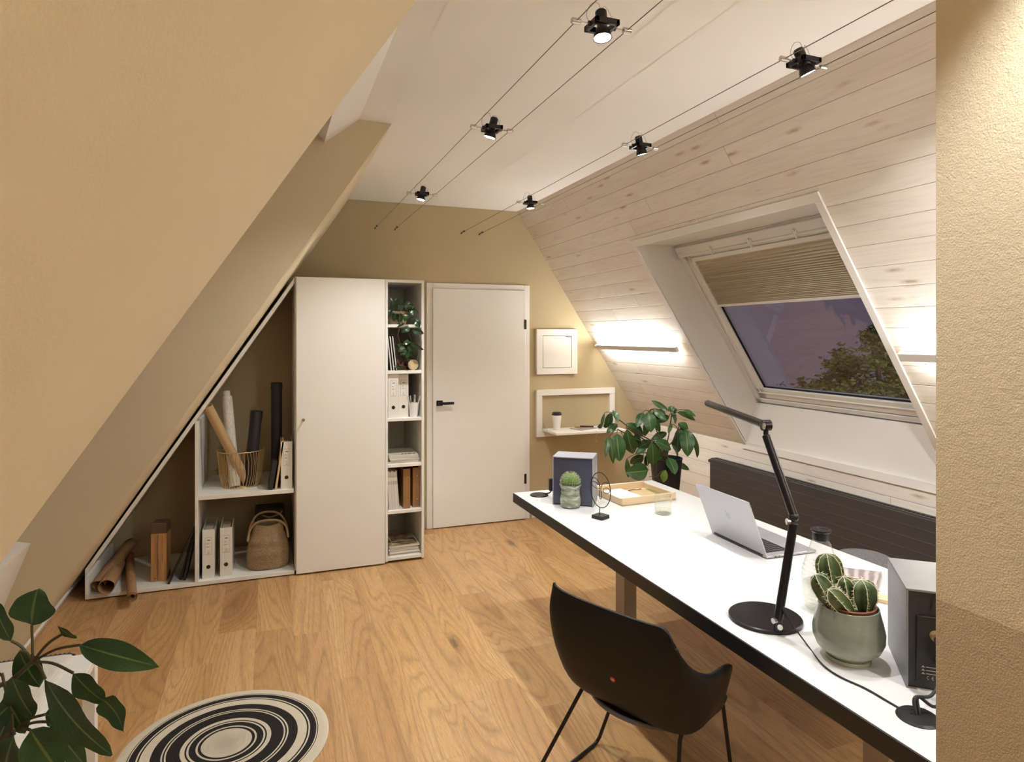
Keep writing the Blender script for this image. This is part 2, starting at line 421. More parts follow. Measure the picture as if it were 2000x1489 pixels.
def glass_mat(name, tint=(1, 1, 1), refl=1.0, rough=0.0, bump=0.0, bscale=20.0, f0=0.04, gain=0.96):
    """thin glass: clear, with a reflection that grows towards grazing angles"""
    m = bpy.data.materials.new(name); m.use_nodes = True; n = m.node_tree.nodes; l = m.node_tree.links; n.clear()
    o = n.new('ShaderNodeOutputMaterial'); t = n.new('ShaderNodeBsdfTransparent'); g = n.new('ShaderNodeBsdfGlossy'); mx = n.new('ShaderNodeMixShader')
    lw = n.new('ShaderNodeLayerWeight'); lw.inputs[0].default_value = 0.5
    pw = n.new('ShaderNodeMath'); pw.operation = 'POWER'; pw.inputs[1].default_value = 4.0
    ma = n.new('ShaderNodeMath'); ma.operation = 'MULTIPLY_ADD'; ma.inputs[1].default_value = gain; ma.inputs[2].default_value = f0; ma.use_clamp = True
    l.new(lw.outputs['Facing'], pw.inputs[0]); l.new(pw.outputs[0], ma.inputs[0]); l.new(ma.outputs[0], mx.inputs[0])
    nz = n.new('ShaderNodeTexNoise'); nz.inputs['Scale'].default_value = bscale; bp = n.new('ShaderNodeBump'); bp.inputs['Strength'].default_value = max(bump, 0.003)
    l.new(nz.outputs[0], bp.inputs['Height']); l.new(bp.outputs[0], g.inputs['Normal'])
    if bump: l.new(bp.outputs[0], lw.inputs['Normal'])
    t.inputs[0].default_value = (*tint, 1); g.inputs['Roughness'].default_value = rough; g.inputs[0].default_value = (refl, refl, refl, 1)
    l.new(t.outputs[0], mx.inputs[1]); l.new(g.outputs[0], mx.inputs[2]); l.new(mx.outputs[0], o.inputs[0])
    return m
M['pane'] = glass_mat('window_glass', (0.9, 0.9, 0.95))
wbox(MB(), A0 + .06, A1 - .07, B0 + .065, B1 - .065, .030, .036).build('glass', M['pane'], win, smooth=False)

# near partition beside the camera
PX, PY = 1.08, 0.787
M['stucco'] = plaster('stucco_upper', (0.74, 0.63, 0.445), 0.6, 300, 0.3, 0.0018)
M['stucco_shade'] = plaster('stucco_lower_shade', (0.56, 0.455, 0.305), 0.6, 300, 0.3, 0.0018)  # darker copy of the stucco: shadow on the lower wall painted as colour
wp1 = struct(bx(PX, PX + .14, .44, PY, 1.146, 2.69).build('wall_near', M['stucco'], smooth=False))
wp2 = struct(bx(PX, PX + .14, .44, PY, 0, 1.146).build('wall_near.001', M['stucco_shade'], smooth=False))
struct(bx(2.16, 3.25, YB - .014, YB, 0, .06).build('baseboard_back', M['white_gloss'], bevel=.003))

# door in the back wall
door = thing('door_1', '', ''); struct(door)
for k_ in ('label', 'category'): del door[k_]
DX0, DX1, DZ = 1.215, 2.135, 2.045
df = MB(); fw = .052
df.box(DX0, DX0 + fw, YB - .018, YB, 0, DZ); df.box(DX1 - fw, DX1, YB - .018, YB, 0, DZ); df.box(DX0 + fw, DX1 - fw, YB - .018, YB, DZ - fw, DZ)
df.build('door_frame', M['white'], door, bevel=.003)
bx(DX0 + fw - .004, DX1 - fw + .006, YB - .040, YB - .018, .008, DZ - fw + .004).build('door_leaf', M['white'], door, bevel=.003)
bx(DX0 + fw, DX1 - fw, YB - .012, YB, 0, .010).build('door_sill', M['black'], door)
hm = MB()
hm.box(1.292, 1.322, YB - .048, YB - .040, 1.022, 1.066); hm.cyl((1.307, YB - .045, 1.044), (1.307, YB - .085, 1.044), .009)
hm.box(1.298, 1.43, YB - .094, YB - .08, 1.034, 1.055)
hm.box(1.30, 1.345, YB - .048, YB - .040, 1.022, 1.066)
hm.build('handle', M['black_metal'], door, bevel=.002)
for z_ in (.315, 1.66):
    MB().box(DX1 - fw - .008, DX1 - fw + .012, YB - .047, YB - .036, z_, z_ + .085).build('hinge', M['black_metal'], door, bevel=.002)



# ================================================================== things
def hit(u, v, axis, val):
    """world point at photo pixel (u, v) on the plane axis = val"""
    r = FWD + (u - CX) / F_PX * RGT + (CY_ - v) / F_PX * UPV
    i = 'xyz'.index(axis); t = (val - CAMP[i]) / r[i]; return CAMP + r * t

def emit_mat(name, col, e):
    t = NT(name); t.b.inputs['Base Color'].default_value = (*col, 1); t.b.inputs['Emission Color'].default_value = (*col, 1)
    n = t.noise(t.coord(), 4, 1); t.link(t.math('MULTIPLY_ADD', n, e * .05, e), t.b.inputs['Emission Strength']); return t.m
M['bulb'] = emit_mat('lit_reflector_bulb', (1.0, 0.93, 0.80), 14.0)
M['led'] = emit_mat('lit_led_strip', (1.0, 0.92, 0.76), BAR_E)
M['led_cool'] = emit_mat('lit_desk_led', (1.0, 0.95, 0.93), 20.0)
M['cable'] = plain('steel_cable', (0.20, 0.16, 0.12), 0.45, 0.6)
M['bar_grey'] = plain('satin_grey_bar', (.72, .68, .62), .5)
M['alu'] = plain('anodised_aluminium', (0.50, 0.46, 0.42), 0.38, 0.7)

# ---------------------------------------------------------- cable lights
CZ = 2.474
CABX = (0.795, 0.955, 1.516, 1.676)
cl_labels = ['steel cable over the room, nearest the left roof slope, one of four', 'second steel cable from the left slope, holding the same lamps as the first',
             'steel cable nearer the middle of the ceiling, beside the boarded slope lamps', 'steel cable running closest to the boarded slope and its window']
for x, lab in zip(CABX, cl_labels):
    c = thing('suspension_cable', lab, 'cable', (x, YB, CZ), 0, 'steel cables carrying the spot lamps')
    MB().cyl((0, Y0 - YB, 0), (0, -.02, 0), .0015, seg=6).build('cable', M['cable'], c)
    t_ = MB(); t_.cyl((0, -.02, 0), (0, 0, -.006), .005, seg=8); t_.cyl((0, -.085, 0), (0, -.03, 0), .0042, seg=8); t_.cyl((0, -.105, 0), (0, -.095, 0), .0065, seg=8)
    t_.tube([(0, -.05, 0), (.004, -.058, .012), (0, -.07, .016)], .0018, seg=6)
    t_.build('tensioner', M['black_metal'], c)

def cable_lamp(x, y, tilt, lab, first=None):
    """x: middle between its two cables; tilt: direction of the beam"""
    if first is None:
        r = thing('cable_spot_lamp', lab, 'spot lamp', (x, y, CZ), 0, 'cable spot lamps under the ceiling')
        rod = MB()
        for s in (-1, 1): MB().cyl((s * .080, 0, 0), (s * .034, 0, 0), .0028, seg=8).build('rod', M['steel'], r)
        for s in (-1, 1):
            MB().cyl((s * .068, 0, 0), (s * .094, 0, 0), .0085, seg=16).build('clamp', M['steel'], r, bevel=.001)
        fb = MB(); a, b_, h = .037, .0055, .008
        fb.box(-a, a, -a, -a + 2 * b_, -h, h); fb.box(-a, a, a - 2 * b_, a, -h, h); fb.box(-a, -a + 2 * b_, -a, a, -h, h); fb.box(a - 2 * b_, a, -a, a, -h, h)
        fb.cyl((-.043, 0, 0), (-.030, 0, 0), .008, seg=12); fb.cyl((.030, 0, 0), (.043, 0, 0), .008, seg=12)
        fb.build('bracket_frame', M['black_metal'], r, bevel=.0012)
        hd = thing('lamp_head', '', ''); del hd['label']; del hd['category']; hd.parent = r
        MB().lathe([(.0001, .048), (.012, .048), (.0165, .043), (.0165, .018), (.0145, .010), (.0145, -.004)], 20).build('socket', M['black_metal'], hd)
        MB().lathe([(.0145, -.002), (.018, -.012), (.0235, -.026), (.0255, -.036), (.0262, -.0375), (.0245, -.0375)], 24, cap0=False).build('reflector', M['black_metal'], hd, solid=.0012)
        MB().lathe([(.0001, -.0345), (.012, -.0348), (.0238, -.036)], 24, cap0=False).build('bulb', M['bulb'], hd)
        wr = MB()
        wr.tube(spline([(-.033, .006, .004), (-.042, .012, .030), (-.028, .012, .062), (-.010, .006, .066), (-.004, 0, .046)]), .0009, seg=6)
        wr.build('wire', M['alu'], r); wr = MB()
        wr.tube(spline([(.033, .006, .004), (.040, .012, .028), (.026, .012, .055), (.010, .006, .060), (.004, 0, .046)]), .0009, seg=6)
        wr.build('wire', M['alu'], r)
    else:
        r = copy_tree(first); r.location = (x, y, CZ); r['label'] = lab; hd = [c for c in r.children if c.name.startswith('lamp_head')][0]
    q = Vector(tilt).normalized().to_track_quat('-Z', 'Y'); hd.rotation_euler = q.to_euler()
    hd.location = (0, 0, 0)
    l = lamp('SPOT', 'spot_light', Vector((x, y, CZ)) + Vector(tilt).normalized() * .05, SPOT_W, WARM, spot_size=math.radians(125 if y > 1 else 70), spot_blend=.85, shadow_soft_size=.022)
    aim(l, tilt)
    return r
c0 = cable_lamp(.875, 1.61, (-.02, -.16, -1), 'black cable spot lamp nearest the top edge, on the cables by the left slope')
cable_lamp(.875, 2.57, (-.22, .18, -1), 'middle black spot lamp of the three on the left pair of cables', c0)
cable_lamp(.875, 3.90, (-.22, -.02, -1), 'small looking black spot lamp above the wardrobe, farthest on the left pair of cables', c0)
cable_lamp(1.596, 1.60, (.45, -.10, -1), 'black spot lamp above the skylight, nearest on the right pair of cables', c0)
cable_lamp(1.596, 2.57, (.28, .04, -1), 'middle black spot lamp of the three on the right pair of cables', c0)
cable_lamp(1.596, 3.91, (.05, -.06, -1), 'black spot lamp above the door, farthest on the right pair of cables', c0)
for x in (.875, 1.596):  # extra lamps out of view, added to fill the near room with light
    for y in (.35, -.75):
        cable_lamp(x, y, (.30 if x < 1 and y > 0 else 0, .25, -1), 'unseen cable spot lamp added as fill light above the rear of the room', c0)

# ---------------------------------------------------------- light bars on the boarded slope
def light_bar(y0, y1, lab):
    zc = 1.528; L = y1 - y0
    th = math.atan2(1, KS)             # slope angle
    r = thing('wall_light_bar', lab, 'wall light', (sxr(zc), y0, zc), 0, 'light bars on the boarded slope')
    R_ = Matrix(((-.8357, 0, -.5493, 0), (0, 1, 0, 0), (-.5493, 0, .8357, 0), (0, 0, 0, 1)))  # local x: into room, z: up the slope
    R_ = Matrix.Rotation(0, 4, 'Y') @ R_
    MB().box(.038, .052, 0, L, -.021, .021, R_).build('housing', M['bar_grey'], r, bevel=.002)
    e = MB(); e.box(.030, .054, -.004, 0, -.021, .021, R_); e.box(.030, .054, L, L + .004, -.021, .021, R_)
    e.build('end_cap', M['white_gloss'], r, bevel=.001)
    b_ = MB()
    for y in (.06, L - .06, L * .5): b_.box(0, .036, y - .012, y + .012, -.010, .010, R_)
    b_.build('bracket', M['alu'], r)
    for s in (1, -1):
        MB().box(.020, .036, .004, L - .004, s * .012 - .003, s * .012 + .003, R_).build('light_strip', M['led'], r, smooth=False)
    for s in (1, -1):
        d = Vector((-.5493 * s + .8357 * .45, 0, .8357 * s + .5493 * .45))
        l = lamp('AREA', 'bar_light', Vector((sxr(zc), y0 + L / 2, zc)) + Vector((-.8357, 0, -.5493)) * .030 + Vector((-.5493 * s, 0, .8357 * s)) * .022, BAR_W * L * (1.5 if s > 0 else .75), WARM, shape='RECTANGLE', size=.012, size_y=L * .90)
        x_ = Vector((0, 1, 0)).cross(-d.normalized()); zc_ = -d.normalized()
        l.rotation_euler = Matrix((x_, Vector((0, 1, 0)), zc_)).transposed().to_euler()
    return r
light_bar(3.94, 5.17, 'long slim aluminium wall light glowing up and down between back wall and skylight')
light_bar(.95, 2.175, 'slim aluminium wall light right of the skylight, half hidden by the near wall')

# ---------------------------------------------------------- pleated blind
bl = thing('pleated_blind', 'sand coloured pleated blind pulled halfway down inside the skylight', 'blind', wp(A0, 0, 0))
OFF = -wp(A0, 0, 0)
def shift(mb): mb.v = [p + OFF for p in mb.v]; return mb
shift(wbox(MB(), A0 + .045, A0 + .075, B0 + .065, B1 - .065, -.006, .026)).build('head_rail', M['white_gloss'], bl, bevel=.002)
BA0, BA1 = A0 + .070, .487
def pleat(i, j):
    s = j * (BA1 - BA0)
    # pleats spread near the top, gathered towards the bottom rail
    k = 24 * (j ** 1.4)
    return wp(BA0 + s, B0 + .07 + i * (B1 - B0 - .14), .019 * (1 - 2 * abs((k % 1) - .5)))
pb = MB(); pb.grid(pleat, 1, 272)
bt = NT('pleated_fabric'); bt.out(bt.mix(.5, (0.66, 0.58, 0.44), bt.ramp(bt.noise(bt.mapping(bt.coord(), (60, 2, 60)), 1, 2), [(.3, (0.62, 0.54, 0.40)), (.7, (0.72, 0.64, 0.49))])), .8, 0, .2); M['pleat'] = bt.m
shift(pb).build('fabric', M['pleat'], bl, smooth=False)
shift(wbox(MB(), BA1 - .001, BA1 + .018, B0 + .066, B1 - .066, .0, .022)).build('bottom_rail', M['white_gloss'], bl, bevel=.002)
# ventilation bar of the window
vb = MB(); wbox(vb, .010, .072, OY0 + .03, OY1 - .03, -.022, .004)
vb.cyl(wp(.075, OY0 + .03, -.020), wp(.075, OY1 - .03, -.020), .010, seg=12)
vb.build('ventilation_bar', M['white_gloss'], win, bevel=.004)
for y in (3.745, 3.42, 3.06, 2.71, 2.37):
    g = MB(); wbox(g, .040, .098, y - .006, y + .006, -.036, -.012); g.cyl(wp(.06, y - .016, -.02), wp(.06, y + .016, -.02), .014, seg=12)
    g.build('bar_bracket', M['white_gloss'], win, bevel=.003)

# ---------------------------------------------------------- storage wall
CYF = 4.55                     # front plane
CAB = M['cabinet']
# 1 sloped open shelf unit
su = thing('sloped_shelf_unit', 'white open shelf unit cut to follow the roof slope, left of the wardrobe', 'shelf unit', (-.445, CYF, 0))
def sub(o, v): return [(x - v[0], z - v[2]) for x, z in o]
SO = (-.445, CYF, 0); D = .66
def cbx(x0, x1, z0, z1, y0=0, y1=D): return MB().box(x0 + .445, x1 + .445, y0, y1, z0, z1)
cbx(-1.045, -1.026, .033, .149).build('side_panel', CAB, su, bevel=.0015)
cbx(-.447, -.427, .03, 1.05).build('side_panel', CAB, su, bevel=.0015)
cbx(-1.045, .154, .008, .032).build('bottom_panel', CAB, su, bevel=.0015)
cbx(-.427, .150, .552, .578).build('shelf', CAB, su, bevel=.0015)
def slz(x, o=0): return .190 + (x + 1.045) * (1.995 - .190) / (1.2) - o
sl_ = [(-1.045, slz(-1.045)), (.155, slz(.155)), (.155, slz(.155, .040)), (-1.045 + .0, slz(-1.045, .040))]
MB().prism([(x + .445, z) for x, z in sl_], 0, D).build('sloped_panel', CAB, su, smooth=False, bevel=.0015)
# 2 wardrobe
wd = thing('wardrobe', 'tall white wardrobe with one plain door and a small round knob', 'wardrobe', (.457, CYF, 0))
wb = MB()
for a in ((-.300, -.282, .03, 2.0), (.282, .300, .03, 2.0)): wb.box(a[0], a[1], 0, D, a[2], a[3])
wb.box(-.282, .282, 0, D, 1.98, 2.0); wb.box(-.282, .282, 0, D, .03, .05); wb.box(-.282, .282, D - .01, D, .05, 1.98); wb.box(-.29, .29, .03, D, 0, .03)
wb.build('body', CAB, wd, bevel=.001)
dr = MB().box(-.292, .297, -.021, -.002, .012, 1.996).build('door', CAB, wd, bevel=.0015)
MB().cyl((-.248, -.021, 1.042), (-.248, -.043, 1.042), .004, seg=10).cyl((-.248, -.040, 1.042), (-.248, -.050, 1.042), .010, seg=18).build('knob', M['steel'], dr)
# 3 narrow open column
SH = (1.684, 1.356, 1.02, .695, .367, .04)
cu = thing('open_bookcase', 'narrow white open bookcase with six compartments between wardrobe and door', 'bookcase', (.897, CYF, 0))
for a, b in ((-.138, -.120), (.120, .139)): MB().box(a, b, -.002, D, .012, 2.0).build('side_panel', CAB, cu, bevel=.0015)
MB().box(-.120, .120, -.002, D, 1.980, 2.0).build('top_panel', CAB, cu, bevel=.0015)
MB().box(-.120, .120, D - .01, D, .012, 1.98).build('back_panel', CAB, cu)
for z in SH: MB().box(-.120, .120, 0, D - .01, z - .022, z).build('shelf', CAB, cu, bevel=.0015)

# ---------------------------------------------------------- binders
M['binder'] = plain('white_binder_card', (0.74, 0.70, 0.62), .55, 0, .02)
M['paper'] = plain('white_paper', (0.78, 0.74, 0.67), .8, 0, .04, 30)
M['ink'] = plain('dark_print', (0.06, 0.055, 0.05), .6)
M['brown_card'] = plain('brown_cloth_card', (0.30, 0.155, 0.055), .65, 0, .1, 60, .2, 600)
def make_binder(w=.072, h=.315, d=.285, lab='', name='ring_binder', mat='binder', label=True):
    r = thing(name, lab, 'binder')
    cv = MB(); th = .003
    cv.box(-w / 2, w / 2, 0, th, 0, h); cv.box(-w / 2, -w / 2 + th, th, d, 0, h); cv.box(w / 2 - th, w / 2, th, d, 0, h)
    cv.build('cover', M[mat], r, bevel=.0008)
    MB().box(-w / 2 + .006, w / 2 - .014, .012, d - .02, .004, h - .03).build('paper_sheets', M['paper'], r)
    MB().box(-.012, .012, th, .030, .03, h - .05).build('lever_mechanism', M['steel'], r)
    if label:
        MB().box(-.020, .020, -.0008, 0, .155, .265).build('label', M['paper'], r)
        ln = MB()
        for a in ((-.020, .020, .2640, .2650), (-.020, .020, .155, .156), (-.020, -.0192, .155, .265), (.0192, .020, .155, .265)): ln.box(a[0], a[1], -.0012, -.0006, a[2], a[3])
        ln.box(-.007, .010, -.0012, -.0006, .245, .250)
        for z_, a, b in ((.226, -.012, .002), (.222, -.012, .006), (.206, -.012, .009), (.203, -.012, .003)): ln.box(a, b, -.0012, -.0006, z_, z_ + .0012)
        ln.tube([(-.007, -.001, .170), (.007, -.001, .170), (0, -.001, .183)], .0009, seg=5, closed=True)
        ln.box(-.006, .006, -.0012, -.0006, .161, .163)
        ln.build('label_print', M['ink'], r)
        MB().cyl((0, -.001, .075), (0, .001, .075), .0125, seg=24).build('finger_hole', M['black'], r)
    return r
b0 = make_binder(lab='white lever arch binder standing in the lower bay, nearest the divider')
b0.location = (-.372, CYF + .045, .032); b0['group'] = 'white lever arch binders'
for loc, rz, lab in (((-.268, CYF + .055, .032), .0, 'white lever arch binder beside the woven bag'),
                     ((.105, CYF + .03, .578), 0, 'white lever arch binder upright on the middle shelf against the wardrobe'),
                     ((.819, CYF + .02, 1.02), 0, 'white lever arch binder in the bookcase, next to the wardrobe'),
                     ((.897, CYF + .05, 1.02), 0, 'white lever arch binder behind the pen cup')):
    c = copy_tree(b0); c.location = loc; c.rotation_euler = (0, 0, rz); c['label'] = lab
bb = make_binder(.050, .285, .24, 'brown ring binder with brass rivets, next to the white magazines', 'brown_binder', 'brown_card', False)
M['brass'] = plain('brass', (0.66, 0.45, 0.20), .35, .7)
for z_ in (.06, .225): MB().cyl((.008, -.002, z_), (.008, .001, z_), .005, seg=14).build('rivet', M['brass'], bb)
bb.location = (.917, CYF + .03, .367); bb['group'] = 'brown ring binders'
c = copy_tree(bb); c.location = (.988, CYF + .045, .367); c['label'] = 'brown ring binder with brass rivets, next to the door side panel'

# ---------------------------------------------------------- magazines
def flat_mags(z, n, x, y, cover_mats, grp, where, top_extra=None):
    zz = z
    for i in range(n):
        h = random.choice((.0055, .007, .0085, .010)); w = random.uniform(.205, .222); d = random.uniform(.27, .29)
        top = i == n - 1
        col = M['mag_top' + cover_mats] if top else M['paper']
        pos = 'topmost' if top else 'lowest' if i == 0 else ('%s from the bottom' % ('second third fourth fifth sixth seventh eighth ninth tenth eleventh'.split()[i - 1]))
        r = thing('magazine', 'magazine %s of the stack %s' % (pos, where), 'magazine', (x + random.uniform(-.006, .006), y + random.uniform(0, .01), zz), random.uniform(-.03, .03), grp)
        MB().box(-w / 2 + .001, w / 2 - .001, .001, d - .001, .0008, h - .0008).build('pages', M['paper'], r)
        cv = MB().box(-w / 2, w / 2, 0, d, 0, .0007).box(-w / 2, w / 2, 0, d, h - .0008, h).box(-w / 2, -w / 2 + .0007, 0, d, 0, h)
        cv.build('cover', col if top else M['mag_cover%d' % (i % 3)], r)
        zz += h + .0002
        if top and top_extra: top_extra(r, w, d, h)
for i, c_ in enumerate(((0.62, .57, .50), (.50, .43, .34), (.70, .66, .6))): M['mag_cover%d' % i] = plain('magazine_cover_%d' % i, c_, .35)
M['mag_topA'] = plain('magazine_cover_cream', (.62, .58, .45), .3, 0, .15, 12)
mt = NT('magazine_cover_photo'); mt.out(mt.ramp(mt.noise(mt.coord(), 14, 4), [(.35, (.05, .04, .03)), (.5, (.22, .15, .07)), (.62, (.45, .36, .2))]), .3); M['mag_topB'] = mt.m
def lettersA(r, w, d, h):
    # bold partly cut off letters on the cover: three slanted strokes and a V
    m = MB()
    for x0_, s in ((-.012, 0), (.012, 0), (.030, .35), (.052, -.35), (.070, .3)):
        m.prism([(x0_, .012), (x0_ + .012, .012), (x0_ + .012 + s * .03, .040), (x0_ + s * .03, .040)], h, h + .0004, 'z')
    m.box(-.012, .024, .034, .040, h, h + .0004)
    m.build('cover_lettering', M['ink'], r, smooth=False)
def lettersB(r, w, d, h):
    m = MB(); m.box(-.075, -.071, .01, d - .02, h, h + .0004); m.box(-.068, .09, .09, .094, h, h + .0004); m.build('cover_print', M['paper'], r, smooth=False)
flat_mags(.695, 8, .897, CYF + .02, 'A', 'stacked magazines in the bookcase', 'with a cream cover on top', lettersA)
flat_mags(.040, 10, .897, CYF + .02, 'B', 'stacked magazines on the bookcase floor', 'with a dark photo cover on top', lettersB)
# upright magazines
xs = .790
for i in range(7):
    w = random.choice((.006, .009, .011)); lean = math.radians(4 + 1.0 * i * .5)
    r = thing('magazine', 'thin white magazine standing upright left of the brown binders', 'magazine', (xs, CYF + .03, .367), 0, 'upright magazines beside the brown binders')
    r.rotation_euler = (0, -lean * .6, 0)
    MB().box(0, w, 0, .21, 0, .275 - .004 * (i % 3)).build('pages', M['paper'], r)
    MB().box(-.0006, 0, 0, .21, 0, .276 - .004 * (i % 3)).box(w, w + .0006, 0, .21, 0, .276 - .004 * (i % 3)).box(-.0006, w + .0006, -.0006, 0, 0, .276 - .004 * (i % 3)).build('cover', M['mag_cover%d' % (2 if i % 2 else 0)], r)
    m = MB(); m.box(w * .35, w * .65, -.0012, -.0006, .18, .205); m.build('spine_print', M['ink'], r)
    xs += w + .0025
# thin books leaning in the second bay
for i in range(3):
    r = thing('thin_book', ['slim white book leaning in the bookcase, closest to the wardrobe', 'slim white book in the middle of three leaning ones', 'slim white book leaning outermost, beside the log ornament'][i], 'book', (.803 + i * .018, CYF + .03, 1.356), 0, 'slim books leaning under the trailing plant')
    r.rotation_euler = (0, -math.radians(6.5), 0)
    MB().box(.001, .008, .001, .20, .001, .245).build('pages', M['paper'], r)
    MB().box(-.0015, .0005, 0, .2, 0, .25).box(.0085, .0105, 0, .2, 0, .25).build('cover', M['black_paper'], r)

# log ornament and dark box behind
M['birch'] = plain('cut_wood_end', (.66, .50, .28), .7, 0, .12, 40)
M['bark'] = plain('rough_bark', (.12, .07, .035), .9, 0, .3, 40, .6, 90)
lg = thing('log_ornament', 'short round wooden log lying with its pale cut end forward', 'ornament', (.968, CYF + .05, 1.356 + .038))
MB().cyl((0, .003, 0), (0, .16, 0), .0375, seg=28).build('log', M['bark'], lg)
MB().cyl((0, 0, 0), (0, .004, 0), .0378, seg=28).build('cut_end', M['birch'], lg)
co = thing('driftwood_ornament', 'dark reddish branching ornament behind the log in the bookcase', 'ornament', (.885, CYF + .12, 1.356))
m = MB(); m.box(-.045, .045, -.03, .03, 0, .030)
m.build('base', M['bark'], co, bevel=.004)
m = MB(); random.seed(3)
for i in range(26):
    a = random.uniform(0, PI); L_ = random.uniform(.03, .07)
    m.tube([(random.uniform(-.03, .03), random.uniform(-.02, .02), .028), (math.cos(a) * L_ * .6, random.uniform(-.03, .03), .03 + L_ * .4), (math.cos(a) * L_, random.uniform(-.03, .03), .03 + L_ * .8)], [.003, .0025, .001], 5)
M['coral'] = plain('reddish_coral', (.28, .12, .08), .6, 0, .3, 60); m.build('branches', M['coral'], co)

# pen cup
pc = thing('pen_cup', 'white tapered cup holding pens on the binder shelf', 'cup', (.972, CYF + .055, 1.02))
MB().lathe([(.0001, 0), (.026, 0), (.028, .002), (.034, .05), (.0385, .100), (.0365, .100), (.032, .05), (.026, .006), (.0001, .006)], 32, cap0=False).build('cup', M['white_gloss'], pc)
M['pen_grey'] = plain('grey_pen', (.35, .34, .33), .4); M['pen_white'] = plain('white_pen', (.72, .7, .66), .35)
for i, (a, ln_) in enumerate(((-.30, .150), (-.16, .145), (.03, .152), (.10, .148), (.32, .146))):
    r = thing('pen', ['white pen leaning left out of the pen cup', 'grey pen second from the left in the cup', 'pale pen upright in the middle of the cup', 'white pen just right of the middle one', 'white pen leaning right out of the pen cup'][i], 'pen',
              (pc.location.x + math.sin(a) * .03, pc.location.y + .004 * (i % 2), 1.028), 0, 'pens in the white cup')
    r.rotation_euler = (.05 * (-1) ** i, a * .8, 0)
    MB().cyl((0, 0, 0), (0, 0, ln_ * .8), .0038, seg=10).build('barrel', M['pen_white' if i != 1 else 'pen_grey'], r)
    MB().cyl((0, 0, ln_ * .8), (0, 0, ln_), .0046, seg=10).build('cap', M['pen_white' if i in (0, 4) else 'pen_grey'], r)

# ---------------------------------------------------------- rolls, beam and boards in the low bay
kt = NT('kraft_paper'); kt.out(kt.mix(.5, (.36, .20, .095), kt.ramp(kt.noise(kt.coord(), 25, 4), [(.3, (.30, .165, .075)), (.7, (.42, .245, .12))])), .75, 0, .2); M['kraft'] = kt.m
M['cardboard'] = plain('cardboard_tube', (.50, .33, .16), .7, 0, .08, 20)
def spiral_roll(p0, p1, r0, turns, name, lab, mat, grow=.0016, extra=None, wob=.0):
    p0 = Vector(p0); p1 = Vector(p1); d = p1 - p0; L_ = d.length; q = d.to_track_quat('Z', 'Y')
    o = thing(name, lab, 'paper roll', p0); o.rotation_mode = 'QUATERNION'; o.rotation_quaternion = q
    n = int(turns * 28)
    def fn(i, j):
        a = i * turns * 2 * PI; r = r0 + grow * i * turns
        return (r * math.cos(a) * (1 + wob * math.sin(3 * a)), r * math.sin(a), j * L_ + .006 * math.sin(a * 1.3) * (1 if j < .5 else -1))
    MB().grid(fn, n, 6).build('rolled_sheet', mat, o, solid=.0012, angle=180)
    if extra: extra(o, L_)
    return o
R1 = .048
spiral_roll((-.922, 4.500, .086), hit(240, 1084, 'y', 5.14), .040, 2.2, 'kraft_paper_roll', 'wide open brown paper roll lying at the low end of the shelf unit', M['kraft'], .002, None, .04)
spiral_roll((-.985, CYF + .03, .070), (-.905, 5.16, .15), .034, 1.3, 'kraft_paper_roll', 'flattened brown paper roll tucked behind the wide open one', M['kraft'], .002, None, .25)
o = spiral_roll((-.757, 4.335, .066), hit(253, 1084, 'y', 5.12), .013, 4.3, 'kraft_paper_roll', 'tight brown paper roll jutting out over the shelf edge', M['kraft'], .0035)

bt2 = NT('old_beam_wood'); c_ = bt2.coord(); s_ = bt2.noise(bt2.mapping(c_, (60, 60, 3)), 1, 3, .6)
bt2.out(bt2.ramp(s_, [(.3, (.30, .135, .045)), (.5, (.47, .24, .085)), (.7, (.58, .33, .13))]), .6); bt2.bump(s_, .3, .002); M['beam'] = bt2.m
bm_ = thing('wooden_beam_offcut', 'upright reddish wooden beam offcut with a dark split and saw-cut top', 'wood block', (-.665, CYF + .10, .032), -.12)
MB().box(-.046, .046, 0, .10, 0, .372).build('beam', M['beam'], bm_, bevel=.003)
M['beam_dark'] = plain('weathered_wood', (.13, .075, .04), .8, 0, .3, 30)
MB().box(-.0465, .0465, -.0008, .1005, .305, .3728).build('weathered_band', M['beam_dark'], bm_, bevel=.003)
m = MB(); m.tube([(-.006, -.001, .01), (-.002, -.001, .12), (-.008, -.001, .22), (-.003, -.001, .30)], .0018, 5); m.cyl((-.02, -.002, .02), (-.02, 0, .02), .004, seg=8); m.tube([(.02, -.001, .12), (.024, -.001, .17)], .0012, 5)
m.build('crack', M['ink'], bm_)
def board(name, lab, cat, base, lean_x, w, dep, h, mat, rz=0, grp=None, frame=None):
    r = thing(name, lab, cat, base, rz, grp); r.rotation_euler = (0, lean_x, rz)
    MB().box(0, w, 0, dep, 0, h).build('board', mat, r, bevel=.002)
    if frame: MB().box(-.0008, 0, .012, dep - .012, .012, h - .012).build('picture', frame, r)
    return r
g_ = 'black picture frames leaning in the low bay'
board('picture_frame', 'black frame leaning at the steepest tilt, beside the wooden beam', 'picture frame', (-.605, CYF + .02, .036), math.radians(24), .013, .21, .36, M['black_paper'], 0, g_, M['black'])
board('picture_frame', 'black frame leaning between two others against the divider', 'picture frame', (-.545, CYF + .08, .034), math.radians(15), .013, .2, .33, M['black_paper'], 0, g_, M['black'])
board('picture_frame', 'black frame leaning nearest the divider panel', 'picture frame', (-.522, CYF + .06, .034), math.radians(11), .016, .2, .30, M['black_paper'], 0, g_, M['black'])

